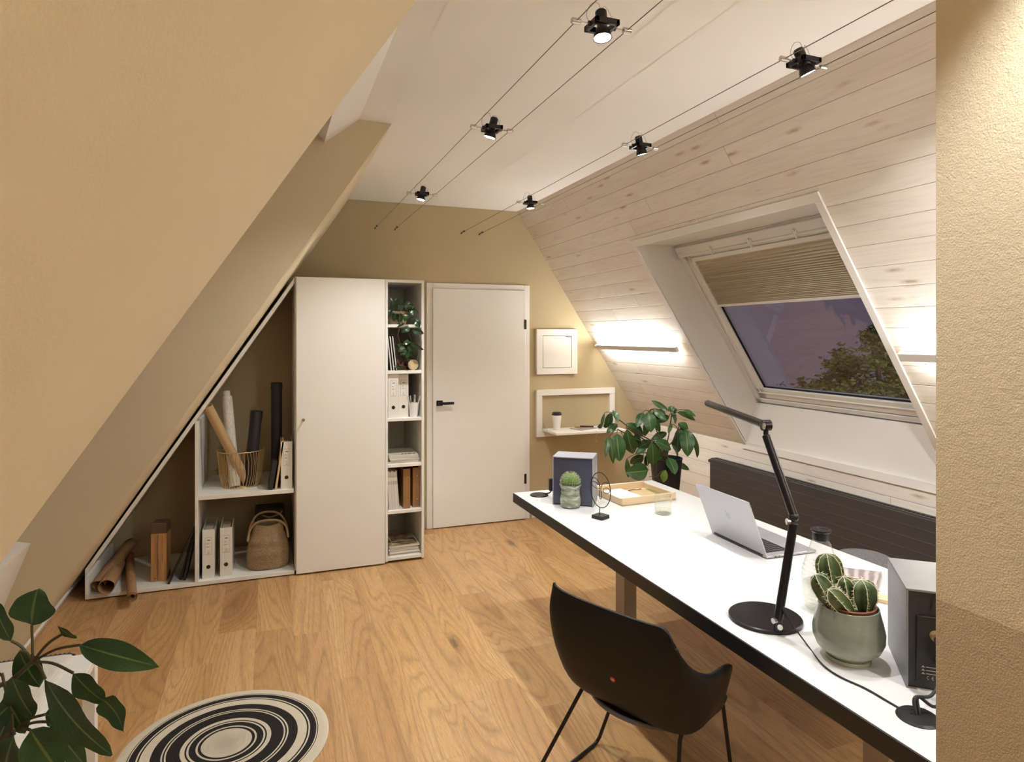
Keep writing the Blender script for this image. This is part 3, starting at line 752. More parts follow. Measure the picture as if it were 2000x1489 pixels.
# ---------------------------------------------------------- upper bay: wire basket with tubes
BXc, BYc, BZ = -.185, CYF + .24, .578
bk = thing('wire_basket', 'open basket of thin brass coloured wire with bent uprights', 'basket', (BXc, BYc, BZ))
m = MB(); R0, R1_ = .118, .152; H_ = .245
def ring(r, z, n=48): return [(r * math.cos(2 * PI * i / n), r * math.sin(2 * PI * i / n), z) for i in range(n)]
MB().tube(ring(R1_, H_), .0028, 6, closed=True).build('rim', M['brass'], bk); MB().tube(ring(R0, .003), .0028, 6, closed=True).build('base_ring', M['brass'], bk); MB().tube(ring(R0 * .55, .003), .0018, 6, closed=True).build('base_ring', M['brass'], bk)
for i in range(44):
    a = 2 * PI * i / 44; da = .10 * math.sin(i * PI / 5.5)
    def pt(r, z, aa): return (r * math.cos(aa), r * math.sin(aa), z)
    m.tube([pt(R1_, H_, a), pt(R1_ - .008, H_ * .72, a + da), pt(R1_ - .016, H_ * .38, a + da), pt(R0, .003, a)], .0019, 5)
for i in range(6): a = PI * i / 6; m.tube([pt(R0, .003, a), pt(-R0, .003, a)], .0014, 5)
m.build('wire_mesh', M['brass'], bk)
def tube_thing(name, lab, p0, p1, r, mat, hollow=True, cap=None, grp=None):
    p0 = Vector(p0); p1 = Vector(p1); d = p1 - p0; L_ = d.length
    o = thing(name, lab, 'tube', p0, 0, grp); o.rotation_mode = 'QUATERNION'; o.rotation_quaternion = d.to_track_quat('Z', 'Y')
    if hollow: MB().lathe([(r, 0), (r, L_), (r * .82, L_), (r * .82, .01), (.0001, .01)], 28, cap0=True).build('tube', mat, o)
    else: MB().cyl((0, 0, 0), (0, 0, L_), r, seg=28).build('tube', mat, o, bevel=.002)
    if cap:
        MB().lathe([(r * 1.06, L_ - .045), (r * 1.06, L_ + .003), (r * .95, L_ + .006), (.0001, L_ + .002)], 28, cap0=False).build('lid', cap, o)
        MB().cyl((r * 1.0, 0, L_ - .03), (r * 1.14, 0, L_ - .03), .004, seg=8).build('snap', cap, o)
    return o
tube_thing('cardboard_tube', 'brown cardboard tube leaning left out of the wire basket', (BXc + .035, BYc - .02, BZ + .03), (BXc - .195, BYc - .15, BZ + .565), .031, M['cardboard'])
tube_thing('cardboard_tube', 'short brown tube behind the black one in the wire basket', (BXc + .01, BYc + .045, BZ + .01), (BXc + .085, BYc + .08, BZ + .40), .026, M['cardboard'])
wr_ = NT('white_paper_roll'); nn = wr_.noise(wr_.mapping(wr_.coord(), (1, 1, .6)), 18, 3, .5, 1.5)
wr_.out(wr_.ramp(nn, [(.38, (.66, .60, .50)), (.5, (.56, .50, .41)), (.52, (.68, .62, .52))]), .75); wr_.bump(nn, .4, .004); M['roll_white'] = wr_.m
w_ = tube_thing('white_paper_roll', 'creased white paper roll standing in the wire basket', (BXc - .035, BYc - .06, BZ + .008), (BXc - .095, BYc + .12, BZ + .60), .034, M['roll_white'], False)
MB().cyl((0, 0, .5), (0, 0, .66), .024, seg=24).build('inner_roll', M['roll_white'], w_, bevel=.003)
tube_thing('drawing_tube', 'black drawing tube with lid leaning right in the wire basket', (BXc + .055, BYc - .03, BZ + .012), (BXc + .100, BYc - .03, BZ + .505), .039, M['black_paper'], False, M['black'])
tube_thing('drawing_tube', 'tall black drawing tube standing upright beside the basket', (.045, CYF + .30, BZ), (.045, CYF + .30, BZ + .69), .037, M['black_paper'], False, M['black'])
bn = board('black_folder', 'black folder leaning in front of the tall drawing tube', 'folder', (-.012, CYF + .02, BZ + .004), math.radians(9), .030, .22, .19, M['black_paper'])
M['pine'] = plain('pale_pine', (.62, .43, .20), .55, 0, .08, 12)
board('pine_board', 'thin pale pine board leaning between black folder and binder', 'board', (.030, CYF + .03, BZ + .002), math.radians(8.5), .014, .2, .32, M['pine'])

# ---------------------------------------------------------- woven bag
wv = NT('woven_seagrass'); uvc = wv.coord('UV'); mp = wv.mapping(uvc, (40, 20, 1), (0, 0, .55))
ck_ = wv.new('ShaderNodeTexChecker'); wv.link(mp, ck_.inputs[0]); ck_.inputs['Scale'].default_value = 1.0
br = wv.new('ShaderNodeTexBrick'); wv.link(mp, br.inputs[0]); br.inputs['Scale'].default_value = 1.0; br.inputs['Mortar Size'].default_value = .05
br.inputs['Color1'].default_value = (.74, .56, .32, 1); br.inputs['Color2'].default_value = (.50, .34, .17, 1); br.inputs['Mortar'].default_value = (.12, .07, .03, 1)
nv_ = wv.noise(wv.coord(), 7, 2); wv.out(wv.mix(.6, br.outputs['Color'], wv.ramp(nv_, [(.3, (.7, .62, .5)), (.7, (1, 1, 1))]), 'MULTIPLY'), .75); wv.bump(wv.math('SUBTRACT', 1.0, br.outputs['Fac']), .9, .004); M['weave'] = wv.m
M['rope'] = plain('jute_rope', (.42, .30, .16), .85, 0, .2, 200, .8, 260)
bg_ = thing('woven_bag', 'round bellied seagrass bag with rope handles in the lower bay', 'bag', (-.010, CYF + .165, .032))
BH = .292
def bagf(i, j):
    a = i * 2 * PI
    rx = [(0, .118), (.05, .132), (.35, .136), (.6, .124), (.85, .098), (1, .084)]
    ry = [(0, .088), (.05, .102), (.35, .112), (.6, .098), (.85, .074), (1, .060)]
    def ip(t_, x):
        for (a0, b0_), (a1, b1) in zip(t_, t_[1:]):
            if x <= a1: k = (x - a0) / (a1 - a0); k = k * k * (3 - 2 * k) if a0 > .3 else k; return b0_ + (b1 - b0_) * k
        return t_[-1][1]
    sx, sy = ip(rx, j), ip(ry, j); e = .82 if j < .5 else .92
    cx_, sx_ = math.cos(a), math.sin(a)
    return (sx * math.copysign(abs(cx_) ** e, cx_), sy * math.copysign(abs(sx_) ** e, sx_) - .02 * j, j * BH - .018 * math.sin(a) * 0 + (.010 * abs(cx_) if j > .9 else 0))
MB().grid(bagf, 64, 30, closed_u=True).build('body', M['weave'], bg_, solid=.005, angle=180)
m = MB(); m.cyl((0, 0, .001), (0, 0, .006), .10, seg=32, M=Matrix.Diagonal((1.1, .85, 1, 1))); m.build('bottom', M['weave'], bg_)
for s, tp in ((-1, .030), (1, .060)):
    y_ = s * .052
    m = MB(); P = spline([(-.125, y_ * .9 - .012, BH - .075), (-.112, y_, BH - .02), (-.07, y_ - .01, BH + tp * .8), (0, y_ - .012, BH + tp + .005), (.07, y_ - .01, BH + tp * .75), (.112, y_, BH - .02), (.125, y_ * .9 - .012, BH - .075)], 8)
    m.tube(P, .0075, 8); m.tube([P[0], P[0] + Vector((-.004, -.004, -.022))], [.010, .006], 8); m.tube([P[-1], P[-1] + Vector((.004, -.004, -.022))], [.010, .006], 8)
    m.build('rope_handle', M['rope'], bg_)
cs = thing('dark_wicker_box', 'dark wicker box with a rope handle standing behind the woven bag', 'box', (.0, CYF + .47, .032))
M['dark_weave'] = plain('dark_wicker', (.055, .035, .022), .7, 0, .4, 120, .8, 200)
MB().box(-.10, .10, -.09, .09, 0, .33).build('body', M['dark_weave'], cs, bevel=.012)
MB().tube(spline([(-.05, -.09, .29), (0, -.10, .275), (.06, -.10, .29), (.085, -.092, .31)]), .006, 8).build('rope_handle', M['rope'], cs)

# ---------------------------------------------------------- leaves
def leaf_material(name, a, b, vein, rough=.35):
    t = NT(name); uv = t.coord('UV'); s = t.new('ShaderNodeSeparateXYZ'); t.link(uv, s.inputs[0])
    d = t.math('ABSOLUTE', t.math('SUBTRACT', s.outputs[0], .5))
    mid = t.ramp(d, [(0.0, 1.0), (.018, .75), (.045, 0.0)])
    side = t.math('FRACT', t.math('ADD', t.math('MULTIPLY', s.outputs[1], 9.0), t.math('MULTIPLY', d, -7.0)))
    side = t.ramp(t.math('ABSOLUTE', t.math('SUBTRACT', side, .5)), [(.0, .22), (.07, 0.0)])
    n = t.noise(t.coord(), 9, 3)
    base = t.ramp(n, [(.3, a), (.7, b)])
    col = t.mix(t.math('MAXIMUM', mid, side), base, vein)
    t.out(col, rough, 0, .5); t.b.inputs['Subsurface Weight'].default_value = 0.0
    t.bump(t.math('SUBTRACT', 1.0, mid), .25, .002)
    return t.m
M['leaf'] = leaf_material('glossy_green_leaf', (.022, .068, .018), (.050, .120, .030), (.16, .26, .08))
M['leaf_dark'] = leaf_material('dark_waxy_leaf', (.010, .030, .010), (.022, .060, .018), (.06, .11, .035), .25)
M['leaf_fore'] = leaf_material('foreground_leaf', (.020, .055, .020), (.040, .095, .030), (.19, .25, .08), .45)
M['stem'] = plain('brown_green_stem', (.09, .075, .03), .6, 0, .2, 20)

def leaf(mb, base, tip, width, nrm, bend=.12, fold=.18, shape=.85, wav=.0, nu=6, nv=12):
    base = Vector(base); tip = Vector(tip); ax = tip - base; L_ = ax.length; ax.normalize()
    n = Vector(nrm); n = (n - ax * n.dot(ax)).normalized(); s = ax.cross(n)
    ph = random.uniform(0, 6)
    def fn(i, j):
        u = (i - .5) * 2
        w = width * .5 * (math.sin(PI * min(1, max(0, j)) ** shape) ** .75 if 0 < j < 1 else 0.0)
        if j < .08: w = max(w, width * .02)
        off = bend * L_ * (4 * j * (1 - j)) * (1 if bend else 0) + fold * abs(u) * w + wav * width * math.sin(j * 11 + ph + (1.5 if u > 0 else 0)) * abs(u) ** 2
        return base + ax * (L_ * j) + s * (u * w) + n * off
    mb.grid(fn, nu, nv)

def leaves_px(specs, t0, hubs=None, jitter=.05, fold=.18, bend=.10, off=(0, 0), sc=1.0, wav=.05, shape=.85, origin=Vector((0, 0, 0)), tilt=.45):
    mb = MB(); bases = []
    for sp_ in specs:
        (u0, v0, u1, v1, w) = sp_[:5]; dt = sp_[5] if len(sp_) > 5 else 0
        ta = t0 + dt + random.uniform(-jitter, jitter); tb = ta + random.uniform(-jitter, jitter) * 1.3
        b = at(off[0] + u0 / sc, off[1] + v0 / sc, ta) - origin; e = at(off[0] + u1 / sc, off[1] + v1 / sc, tb) - origin
        nrm = -FWD + Vector((random.uniform(-tilt, tilt), random.uniform(-.2, .2), random.uniform(0.1, .7)))
        leaf(mb, b, e, w / sc * ta / F_PX, nrm, random.uniform(.2, 1) * bend, fold, shape, wav)
        bases.append(b)
    return mb, bases

# ---------------------------------------------------------- trailing plant in the bookcase
tp = thing('trailing_plant', 'dark glossy trailing plant in a woven pot on the highest bookcase shelf', 'plant', (.870, CYF + .12, SH[0]))
m = MB(); m.lathe([(.0001, 0), (.060, 0), (.068, .05), (.070, .095), (.064, .095), (.060, .05), (.0001, .05)], 32, cap0=False); m.build('woven_pot', M['weave_plain'] if 'weave_plain' in M else M['rope'], tp)
m = MB(); random.seed(11)
O_ = Vector(tp.location)
pts_up = []
tpos = (CYF + .10) * 1.0
def atY(u, v, y): 
    return hit(u, v, 'y', y)
hoya = [  # base -> tip, width (photo pixels), y of the leaf
 (768, 610, 762, 580, 9), (772, 608, 775, 582, 13), (784, 602, 786, 582, 13), (793, 606, 799, 586, 13), (796, 600, 812, 597, 12), (797, 604, 818, 612, 13),
 (763, 606, 757, 622, 13), (768, 612, 764, 606, 8), (783, 612, 781, 632, 15), (776, 612, 768, 628, 13), (798, 622, 806, 612, 12), (804, 634, 822, 626, 13), (801, 640, 784, 650, 12),
 (805, 645, 828, 652, 13), (812, 628, 820, 640, 11), (797, 615, 790, 628, 12), (786, 606, 778, 596, 12), (790, 632, 773, 640, 10),
 (800, 668, 828, 684, 9), (797, 664, 792, 676, 9), (790, 678, 776, 672, 10), (792, 680, 778, 688, 11), (796, 682, 790, 700, 12), (800, 682, 806, 698, 11), (786, 672, 802, 668, 8), (790, 684, 782, 696, 11),
 (796, 676, 812, 690, 10), (770, 716, 785, 719, 7), (800, 690, 795, 703, 10)]
for k, (u0, v0, u1, v1, w) in enumerate(hoya):
    y = CYF + (.06 if v0 < 640 and k < 12 else -.02) + random.uniform(-.03, .03)
    if v0 > 640: y = CYF - .025 + random.uniform(-.015, .02)
    if v0 > 710: y = CYF + .02
    b = hit(u0, v0, 'y', y) - O_; e = hit(u1, v1, 'y', y + random.uniform(-.015, .015)) - O_
    leaf(m, b, e, w * (CYF * 1.02) / F_PX, -FWD + Vector((random.uniform(-.5, .5), 0, random.uniform(-.1, .7))), .12, .22, .8, .0, 6, 8)
m.build('foliage', M['leaf_dark'], tp, angle=180)
m = MB()
for P in ([(776, 604, .06), (783, 612, -.01), (794, 624, -.02), (797, 636, -.022), (800, 655, -.024), (803, 670, -.02), (796, 690, -.02)],
          [(780, 610, .0), (781, 640, -.022), (777, 655, -.024), (781, 670, -.02)], [(806, 640, -.02), (820, 660, -.024), (818, 690, -.02), (812, 704, .0)], [(771, 640, .03), (775, 628, .04), (790, 604, .06)]):
    m.tube(spline([hit(u, v, 'y', CYF + y) - O_ for u, v, y in P], 6), .0013, 5)
for a in range(5): m.tube([(.0, 0, .05), (.02 * math.cos(a * 1.3), .02 * math.sin(a * 1.3) - .03, .12), (.05 * math.cos(a * 1.3), .02 * math.sin(a * 1.3) - .05, .17)], .0016, 5)
m.build('stem', M['stem'], tp)

# ---------------------------------------------------------- wall pieces on the back wall
fc = thing('folded_wall_shelf', 'small square white folding shelf closed flat on the back wall', 'wall shelf', (2.197, YB, 1.262))
m = MB(); w = .056; S_ = .395
for a in ((0, S_, 0, w), (0, S_, S_ + .005 - w, S_ + .005), (0, w, w, S_ + .005 - w), (S_ - w, S_, w, S_ + .005 - w)): m.box(a[0], a[1], -.035, 0, a[2], a[3])
m.build('frame', M['white'], fc, bevel=.002)
MB().box(w + .004, S_ - w - .004, -.034, -.012, w + .004, S_ - w + .001).build('flap', M['white'], fc, bevel=.0015)
MB().box(w, S_ - w, -.010, -.002, w, S_ - w + .005).build('gap_backing', M['black'], fc)
m = MB(); m.tube([(S_ - w - .06, -.036, S_ - w - .004), (S_ - w - .03, -.040, S_ - w - .007), (S_ - w - .008, -.036, S_ - w - .006)], .003, 6); m.build('catch', M['black_metal'], fc)

fs = thing('fold_down_wall_shelf', 'wide white frame on the back wall with its flap folded down as a shelf', 'wall shelf', (2.197, YB, .712))
m = MB(); Wd, Hh, w = .780, .415, .052
for a in ((0, Wd, 0, w), (0, Wd, Hh - w, Hh), (0, w, w, Hh - w), (Wd - w, Wd, w, Hh - w)): m.box(a[0], a[1], -.035, 0, a[2], a[3])
m.build('frame', M['white'], fs, bevel=.002)
flp = MB().box(w + .004, Wd - w - .004, -.335, -.034, w + .002, w + .020).build('flap', M['white'], fs, bevel=.0015)
for x in (w + .004, Wd - w - .004):
    m = MB(); m.cyl((x, -.020, w + .135), (x, -.13, w + .014), .0018, seg=6); m.cyl((x - .003, -.13, w + .012), (x + .003, -.13, w + .012), .004, seg=8)
    m.build('stay_wire', M['alu'], fs)
SZ = .712 + .072
cp = thing('travel_cup', 'white ribbed travel cup with black lid on the fold-down shelf', 'cup', (2.345, YB - .13, SZ))
prof = [(.0001, 0), (.029, 0)]
for k in range(22): prof.append((.0295 + k * .00052 + (.0006 if k % 2 else 0), .004 + k * .0058))
MB().lathe(prof + [(.041, .132)], 32, cap0=False).build('cup', M['white_gloss'], cp, angle=180)
MB().lathe([(.043, .128), (.0445, .132), (.0445, .138), (.040, .142), (.038, .152), (.034, .153), (.0001, .150)], 32).build('lid', M['black'], cp)
nb = thing('notebook', 'grey notebook lying on the fold-down shelf', 'notebook', (2.52, YB - .26, SZ), .35)
MB().box(0, .20, 0, .14, 0, .007).build('cover', M['pen_grey'], nb, bevel=.001)
MB().box(.001, .199, .001, .139, .0015, .0055).build('pages', M['paper'], nb)
nb2 = thing('notebook', 'small orange edged notebook lying on the grey one', 'notebook', (2.54, YB - .20, SZ + .0075), .1)
M['orange_card'] = plain('orange_card', (.45, .2, .07), .6)
MB().box(0, .14, 0, .10, 0, .006).build('cover', M['orange_card'], nb2, bevel=.001)
MB().box(.001, .139, -.0004, .099, .0014, .0046).build('pages', M['paper'], nb2)
pn = thing('marker_pen', 'thick black pen lying on the small notebook', 'pen', (2.56, YB - .15, SZ + .022), -.35)
MB().cyl((0, 0, 0), (.12, 0, -.002), .007, seg=14).build('barrel', M['black'], pn, bevel=.002)
sg = thing('sunglasses', 'folded dark glasses lying right of the notebooks', 'glasses', (2.76, YB - .20, SZ + .012), .3)
m = MB()
for s in (-1, 1): m.tube([(s * .035 + .024 * math.cos(a * PI / 8), .0, .012 + .018 * math.sin(a * PI / 8) - .004) for a in range(16)], .0022, 6, closed=True)
m.tube([(-.012, 0, .018), (0, 0, .022), (.012, 0, .018)], .002, 6); m.build('frame', M['black'], sg)
MB().cyl((-.058, .012, .002), (.050, .020, .002), .002, seg=6).build('temple', M['black'], sg); MB().cyl((.058, .018, .004), (-.050, .026, .004), .002, seg=6).build('temple', M['black'], sg)
for s in (-1, 1): MB().cyl((s * .035, 0, .010), (s * .035, .001, .010), .020, seg=20).build('lens', M['black'], sg)
hk = thing('hanging_key_hook', 'small wire hook with keys hanging from the shelf flap', 'hook', (2.62, YB - .338, .712 + .062))
m = MB(); m.tube(spline([(-.004, .006, .012), (0, -.004, .014), (.006, -.006, -.004), (.004, -.005, -.028), (-.006, -.004, -.045), (-.008, -.003, -.058)]), .0014, 6)
m.build('hook', M['steel'], hk)
for s in (-1, 1): MB().cyl((s * .011 - .002, -.004, -.060), (s * .013 - .002, -.004, -.085), .003, seg=6).build('key', M['steel'], hk)

# ---------------------------------------------------------- radiator
rd = thing('radiator', 'long dark anthracite panel radiator under the skylight', 'radiator', (3.155, 4.09, .10))
M['anthracite'] = plain('anthracite_enamel', (.055, .046, .045), .42, 0, .06, 3)
RL = 3.0; RH = .567
pn_ = MB().box(0, .012, -RL, 0, 0, RH - .006)
for k in range(1, 9): pass
pn_.build('front_panel', M['anthracite'], rd, bevel=.004)
gr = MB()
for k in range(1, 9): gr.box(-.0012, .0008, -RL + .002, -.002, k * .0625, k * .0625 + .0022)
M['groove'] = plain('groove_enamel', (.10, .088, .085), .5); gr.build('groove', M['groove'], rd, smooth=False); rd.children[-1]['kind'] = 'stuff'
MB().box(.062, .072, -RL, 0, 0, RH).build('back_panel', M['anthracite'], rd, bevel=.003)
MB().box(.010, .064, -.010, 0, 0, RH).box(.010, .064, -RL, -RL + .01, 0, RH).build('side_cover', M['anthracite'], rd)
m = MB(); m.box(.008, .020, -RL, 0, RH - .012, RH); m.box(.052, .064, -RL, 0, RH - .012, RH)
for k in range(0, 120): m.box(.020, .052, -.012 - k * .0248, -.018 - k * .0248, RH - .010, RH - .003)
m.build('top_grille', M['anthracite'], rd, smooth=False)
m = MB(); m.cyl((.035, 0, RH - .035), (.035, .030, RH - .035), .009, seg=12); m.cyl((.035, .02, RH - .035), (.035, .050, RH - .030), .014, seg=8)
m.build('valve', M['black_metal'], rd, bevel=.002)
for y in (-.25, -RL + .25):
    MB().box(.03, .05, y - .015, y + .015, -.10, 0).build('foot', M['anthracite'], rd)

# ---------------------------------------------------------- desk
DSK = thing('desk', 'long white desk with black edge on grey column legs', 'desk', (1.69, 2.10, 0))
TZ = .74
tt = NT('white_desk_laminate'); tt.out(tt.mix(.04, (.66, .65, .64), tt.noise(tt.coord(), 5, 2, col=True)), .32, 0, .4); M['desk_white'] = tt.m
MB().box(-.438, .447, -1.19, 1.208, .733, .74).build('desk_top', M['desk_white'], DSK)
m = MB(); m.box(-.441, .450, -1.193, 1.211, .690, .7385)
m.build('desk_edge', M['black'], DSK, bevel=.0015)
M['leg_grey'] = plain('taupe_aluminium', (.42, .365, .31), .45, .2)
for y in (.80, -.69):
    lg_ = MB().box(-.010, .062, y - .045, y + .045, .03, .690).build('leg', M['leg_grey'], DSK, bevel=.004)
    MB().box(-.29, .24, y - .04, y + .04, 0, .03).build('foot', M['leg_grey'], lg_, bevel=.006)
    MB().box(-.36, .36, y - .05, y + .05, .66, .690).build('support_arm', M['black_metal'], lg_, bevel=.003)
MB().box(-.02, .02, -.64, .75, .655, .685).build('cross_beam', M['black_metal'], DSK)

# cable disc, far end
g1 = thing('cable_grommet', 'flat black cable disc at the far end of the desk', 'cable outlet', (*hit(1053, 968, 'z', TZ).xy, TZ))
MB().lathe([(.0001, .0085), (.030, .0085), (.047, .006), (.050, .002), (.050, .0005), (.0001, .0005)], 40, cap0=False).build('disc', M['black'], g1)
gc = hit(1053, 968, 'z', TZ); pg = Vector((1.330, 3.055, TZ))
fc_ = thing('power_cable', 'short black cable from the far desk disc to the far loudspeaker', 'cable', gc)
MB().tube([Vector(p) - gc for p in spline([gc + Vector((.02, 0, .009)), hit(1066, 968, 'z', TZ) + Vector((0, 0, .010)), at(1073, 963, 3.42), at(1077, 958, 3.42), at(1078, 950, 3.40)])], .0035, 8).build('cord', M['rubber'], fc_)
MB().box(-.012, .012, -.012, .012, -.030, .035, Matrix.Translation(at(1077, 948, 3.38) - gc)).build('plug', M['rubber'], fc_, bevel=.004)

# loudspeakers
M['spk_black'] = plain('black_speaker_back', (.020, .018, .022), .38, 0, .05, 10)
M['spk_side'] = NT('brushed_grey_side'); q_ = M['spk_side']; nn = q_.noise(q_.mapping(q_.coord(), (6, 6, 300)), 1, 2)
q_.out(q_.ramp(nn, [(.3, (.19, .187, .195)), (.7, (.235, .23, .235))]), .42, .3); M['spk_side'] = q_.m
M['spk_back_reflect'] = plain('black_back_blue_reflection', (.060, .066, .10), .35, .0, .05, 4)  # black back with the lamp's bluish reflection painted into its colour
M['spk_light'] = plain('light_fabric_grille', (.36, .35, .37), .8, 0, .25, 500, .5, 500)
def speaker(loc, dirv, w, d, h, lab, back, side, detail):
    r = thing('loudspeaker', lab, 'loudspeaker', loc, 0, 'pair of desk loudspeakers')
    dv = Vector((dirv[0], dirv[1], 0)).normalized(); wv_ = Vector((dv.y, -dv.x, 0))
    Mx = Matrix(((wv_.x, dv.x, 0, 0), (wv_.y, dv.y, 0, 0), (0, 0, 1, 0), (0, 0, 0, 1)))
    MB().box(.004, w - .004, .006, d - .012, .004, h - .004, Mx).build('cabinet', back, r, bevel=.002)
    MB().box(0, .005, 0, d, 0, h, Mx).build('side_panel', side, r, bevel=.001)
    MB().box(w - .005, w, 0, d, 0, h, Mx).build('side_panel', side, r, bevel=.001)
    MB().box(0, w, 0, d, h - .005, h + .0005, Mx).build('top_panel', M['spk_side'] if detail else M['spk_light'], r, bevel=.001)
    MB().box(.006, w - .006, d - .012, d + .004, .006, h - .006, Mx).build('front_grille', M['black'], r, bevel=.002)
    if detail:
        m = MB(); m.box(.022, w - .022, .001, .006, .018, .180, Mx)
        m.build('connector_plate', M['black'], r, bevel=.002)
        MB().cyl(Mx @ Vector((.080, .0055, .207)), Mx @ Vector((.080, .002, .207)), .024, .027, seg=28).build('bass_port', M['rubber'], r)
        for x, z in ((.029, .173), (.029, .120), (.029, .075), (.029, .026)):
            MB().cyl(Mx @ Vector((x, .0015, z)), Mx @ Vector((x, -.001, z)), .0022, seg=10).build('screw', M['rubber'], r)
        for k in range(3):
            mm = MB(); z = .056 - k * .008
            mm.prism([(.032, z), (.040, z), (.036, z + .005)], .0003, .001, 'y', Mx); mm.box(.042, .088, .0003, .001, z + .001, z + .0025, Mx); mm.build('warning_print', M['mag_cover1'], r, smooth=False)
        mm = MB()
        for x in (.048, .058): mm.tube([Mx @ Vector((x + .004 * math.cos(a), .0005, .032 + .004 * math.sin(a))) for a in [PI * .5 + k * PI / 6 for k in range(7)]], .0006, 4)
        mm.tube([Mx @ Vector((.0545, .0005, .032)), Mx @ Vector((.058, .0005, .032))], .0006, 4)
        mm.tube([Mx @ Vector(p) for p in ((.066, .0005, .028), (.074, .0005, .028), (.070, .0005, .036))], .0006, 4, closed=True)
        mm.build('certification_print', M['mag_cover1'], r, smooth=False)
        MB().cyl(Mx @ Vector((.062, .001, .136)), Mx @ Vector((.062, -.012, .136)), .013, .011, seg=24).build('socket', M['brass'], r)
        MB().cyl(Mx @ Vector((.066, -.004, .080)), Mx @ Vector((.066, -.018, .080)), .009, seg=16).build('volume_knob', M['rubber'], r)
    return r, Mx
sp1, MX1 = speaker((1.457, 1.137, TZ), (.66, .75), .21, .235, .243, 'loudspeaker with its back to us beside the large cactus, cut off by the near wall', M['spk_black'], M['spk_side'], True)
sp2, MX2 = speaker((1.351, 3.008, TZ), (.58, .81), .208, .155, .246, 'loudspeaker with a plain dark back behind the small round cactus', M['spk_back_reflect'], M['spk_light'], False)

# near cable disc and its cables
gp = hit(1793, 1403, 'z', TZ)
g2 = thing('cable_grommet', 'flat black cable disc in front of the near loudspeaker', 'cable outlet', (gp.x, gp.y, TZ))
MB().lathe([(.0001, .0085), (.018, .0085), (.040, .006), (.044, .002), (.044, .0005), (.0001, .0005)], 40, cap0=False).build('disc', M['black'], g2)
so = Vector((1.457, 1.137, TZ))
for k, (a, b_) in enumerate(((.136, .062), (.080, .066))):
    pr = so + MX1 @ Vector((b_, -.016, a)); q0 = Vector((gp.x - .006 + .01 * k, gp.y, TZ + .008))
    cb_ = thing('signal_cable', ['black cable with thick plug from the near disc to the loudspeaker socket', 'black cable from the near disc to the lower loudspeaker knob'][k], 'cable', q0)
    dn = MX1 @ Vector((0, -1, 0))
    P = spline([q0, q0 + Vector((.012, .012, .03)), q0 * .5 + pr * .5 + Vector((-.014, -.022, -.03)), pr + dn * .045 + Vector((0, 0, -.055)), pr + dn * .030 + Vector((0, 0, -.015)), pr + dn * .004], 8)
    MB().tube([p - q0 for p in P], .0036, 8).build('cord', M['rubber'], cb_)
    MB().tube([pr + dn * .034 + Vector((0, 0, -.04)) - q0, pr + dn * .028 + Vector((0, 0, -.008)) - q0, pr + dn * .004 - q0], [.0065, .009, .0085], 12).build('plug', M['rubber'], cb_)

# ---------------------------------------------------------- desk lamp
LBp = Vector((1.408, 1.562, TZ)); HUB = Vector((1.372, 1.470, TZ + .012)); JA = at(1550, 1022, 1.86); JE = at(1496, 831, 1.95); TIP = at(1382, 788, 2.45)
dl = thing('desk_lamp', 'black jointed desk lamp with a round foot and a slim level head', 'desk lamp', LBp)
def L(p): return Vector(p) - LBp
M['lamp_black'] = plain('satin_black_metal', (.020, .017, .016), .32, .55)
MB().lathe([(.0001, 0), (.100, 0), (.106, .002), (.106, .010), (.103, .0125), (.0001, .0125)], 64, cap0=False).build('foot', M['lamp_black'], dl, angle=30)
MB().tube([L(HUB), L(HUB + Vector((0, 0, .035)))], .0115, 16).build('hub', M['black'], dl, bevel=.002)
side = (JA - HUB).cross(UPV).normalized()
MB().cyl(L(HUB + Vector((0, 0, .014)) - FWD * .010), L(HUB + Vector((0, 0, .014)) - FWD * .017), .0075, seg=20).build('switch', M['white_gloss'], dl, bevel=.001)
lo0 = HUB + Vector((0, 0, .030)); 
MB().tube([L(lo0), L(JA)], .0125, 20).build('lower_arm', M['lamp_black'], dl, bevel=.002)
MB().cyl(L(lo0 - RGT * .008 - FWD * .004), L(lo0 - RGT * .018 - FWD * .008), .008, seg=16).build('joint_screw', M['steel'], dl)
MB().sphere(L(JA + Vector((0, 0, .018))), .0145, 20, 12).build('joint', M['black'], dl)
MB().cyl(L(JA + Vector((0, 0, .004)) - RGT * .010), L(JA + Vector((0, 0, .004)) - RGT * .021), .009, seg=18).build('joint_screw', M['steel'], dl, bevel=.001)
MB().tube([L(JA + Vector((0, 0, .022))), L(JE - Vector((0, 0, .030)))], .0122, 20).build('middle_arm', M['lamp_black'], dl, bevel=.002)
MB().tube([L(JE - Vector((0, 0, .030))), L(JE - Vector((0, 0, .010)))], .0075, 12).build('neck', M['black'], dl)
hd_ = (TIP - JE).normalized(); sd = hd_.cross(UPV).normalized()
MB().cyl(L(JE - sd * .014), L(JE + sd * .014), .0165, seg=28).build('joint', M['lamp_black'], dl, bevel=.002)
MB().cyl(L(JE - sd * .0145 - hd_ * .018), L(JE - sd * .0135 - hd_ * .018), .010, seg=18).build('joint_screw', M['steel'], dl)
m = MB(); s0 = JE + hd_ * .016
m.tube([L(s0), L(JE + hd_ * .30), L(TIP), L(TIP + hd_ * .006)], [.0120, .0120, .0118, .008], 40); m.build('lamp_head', M['lamp_black'], dl)
up = sd.cross(hd_).normalized()
if up.z < 0: up = -up
m = MB(); a0 = JE + hd_ * .06; a1 = TIP - hd_ * .015
vs = [L(p - up * z + sd * s) for z in (.0100, .01195) for p, s in ((a0, -.0015), (a1, -.0015), (a1, .0015), (a0, .0015))]
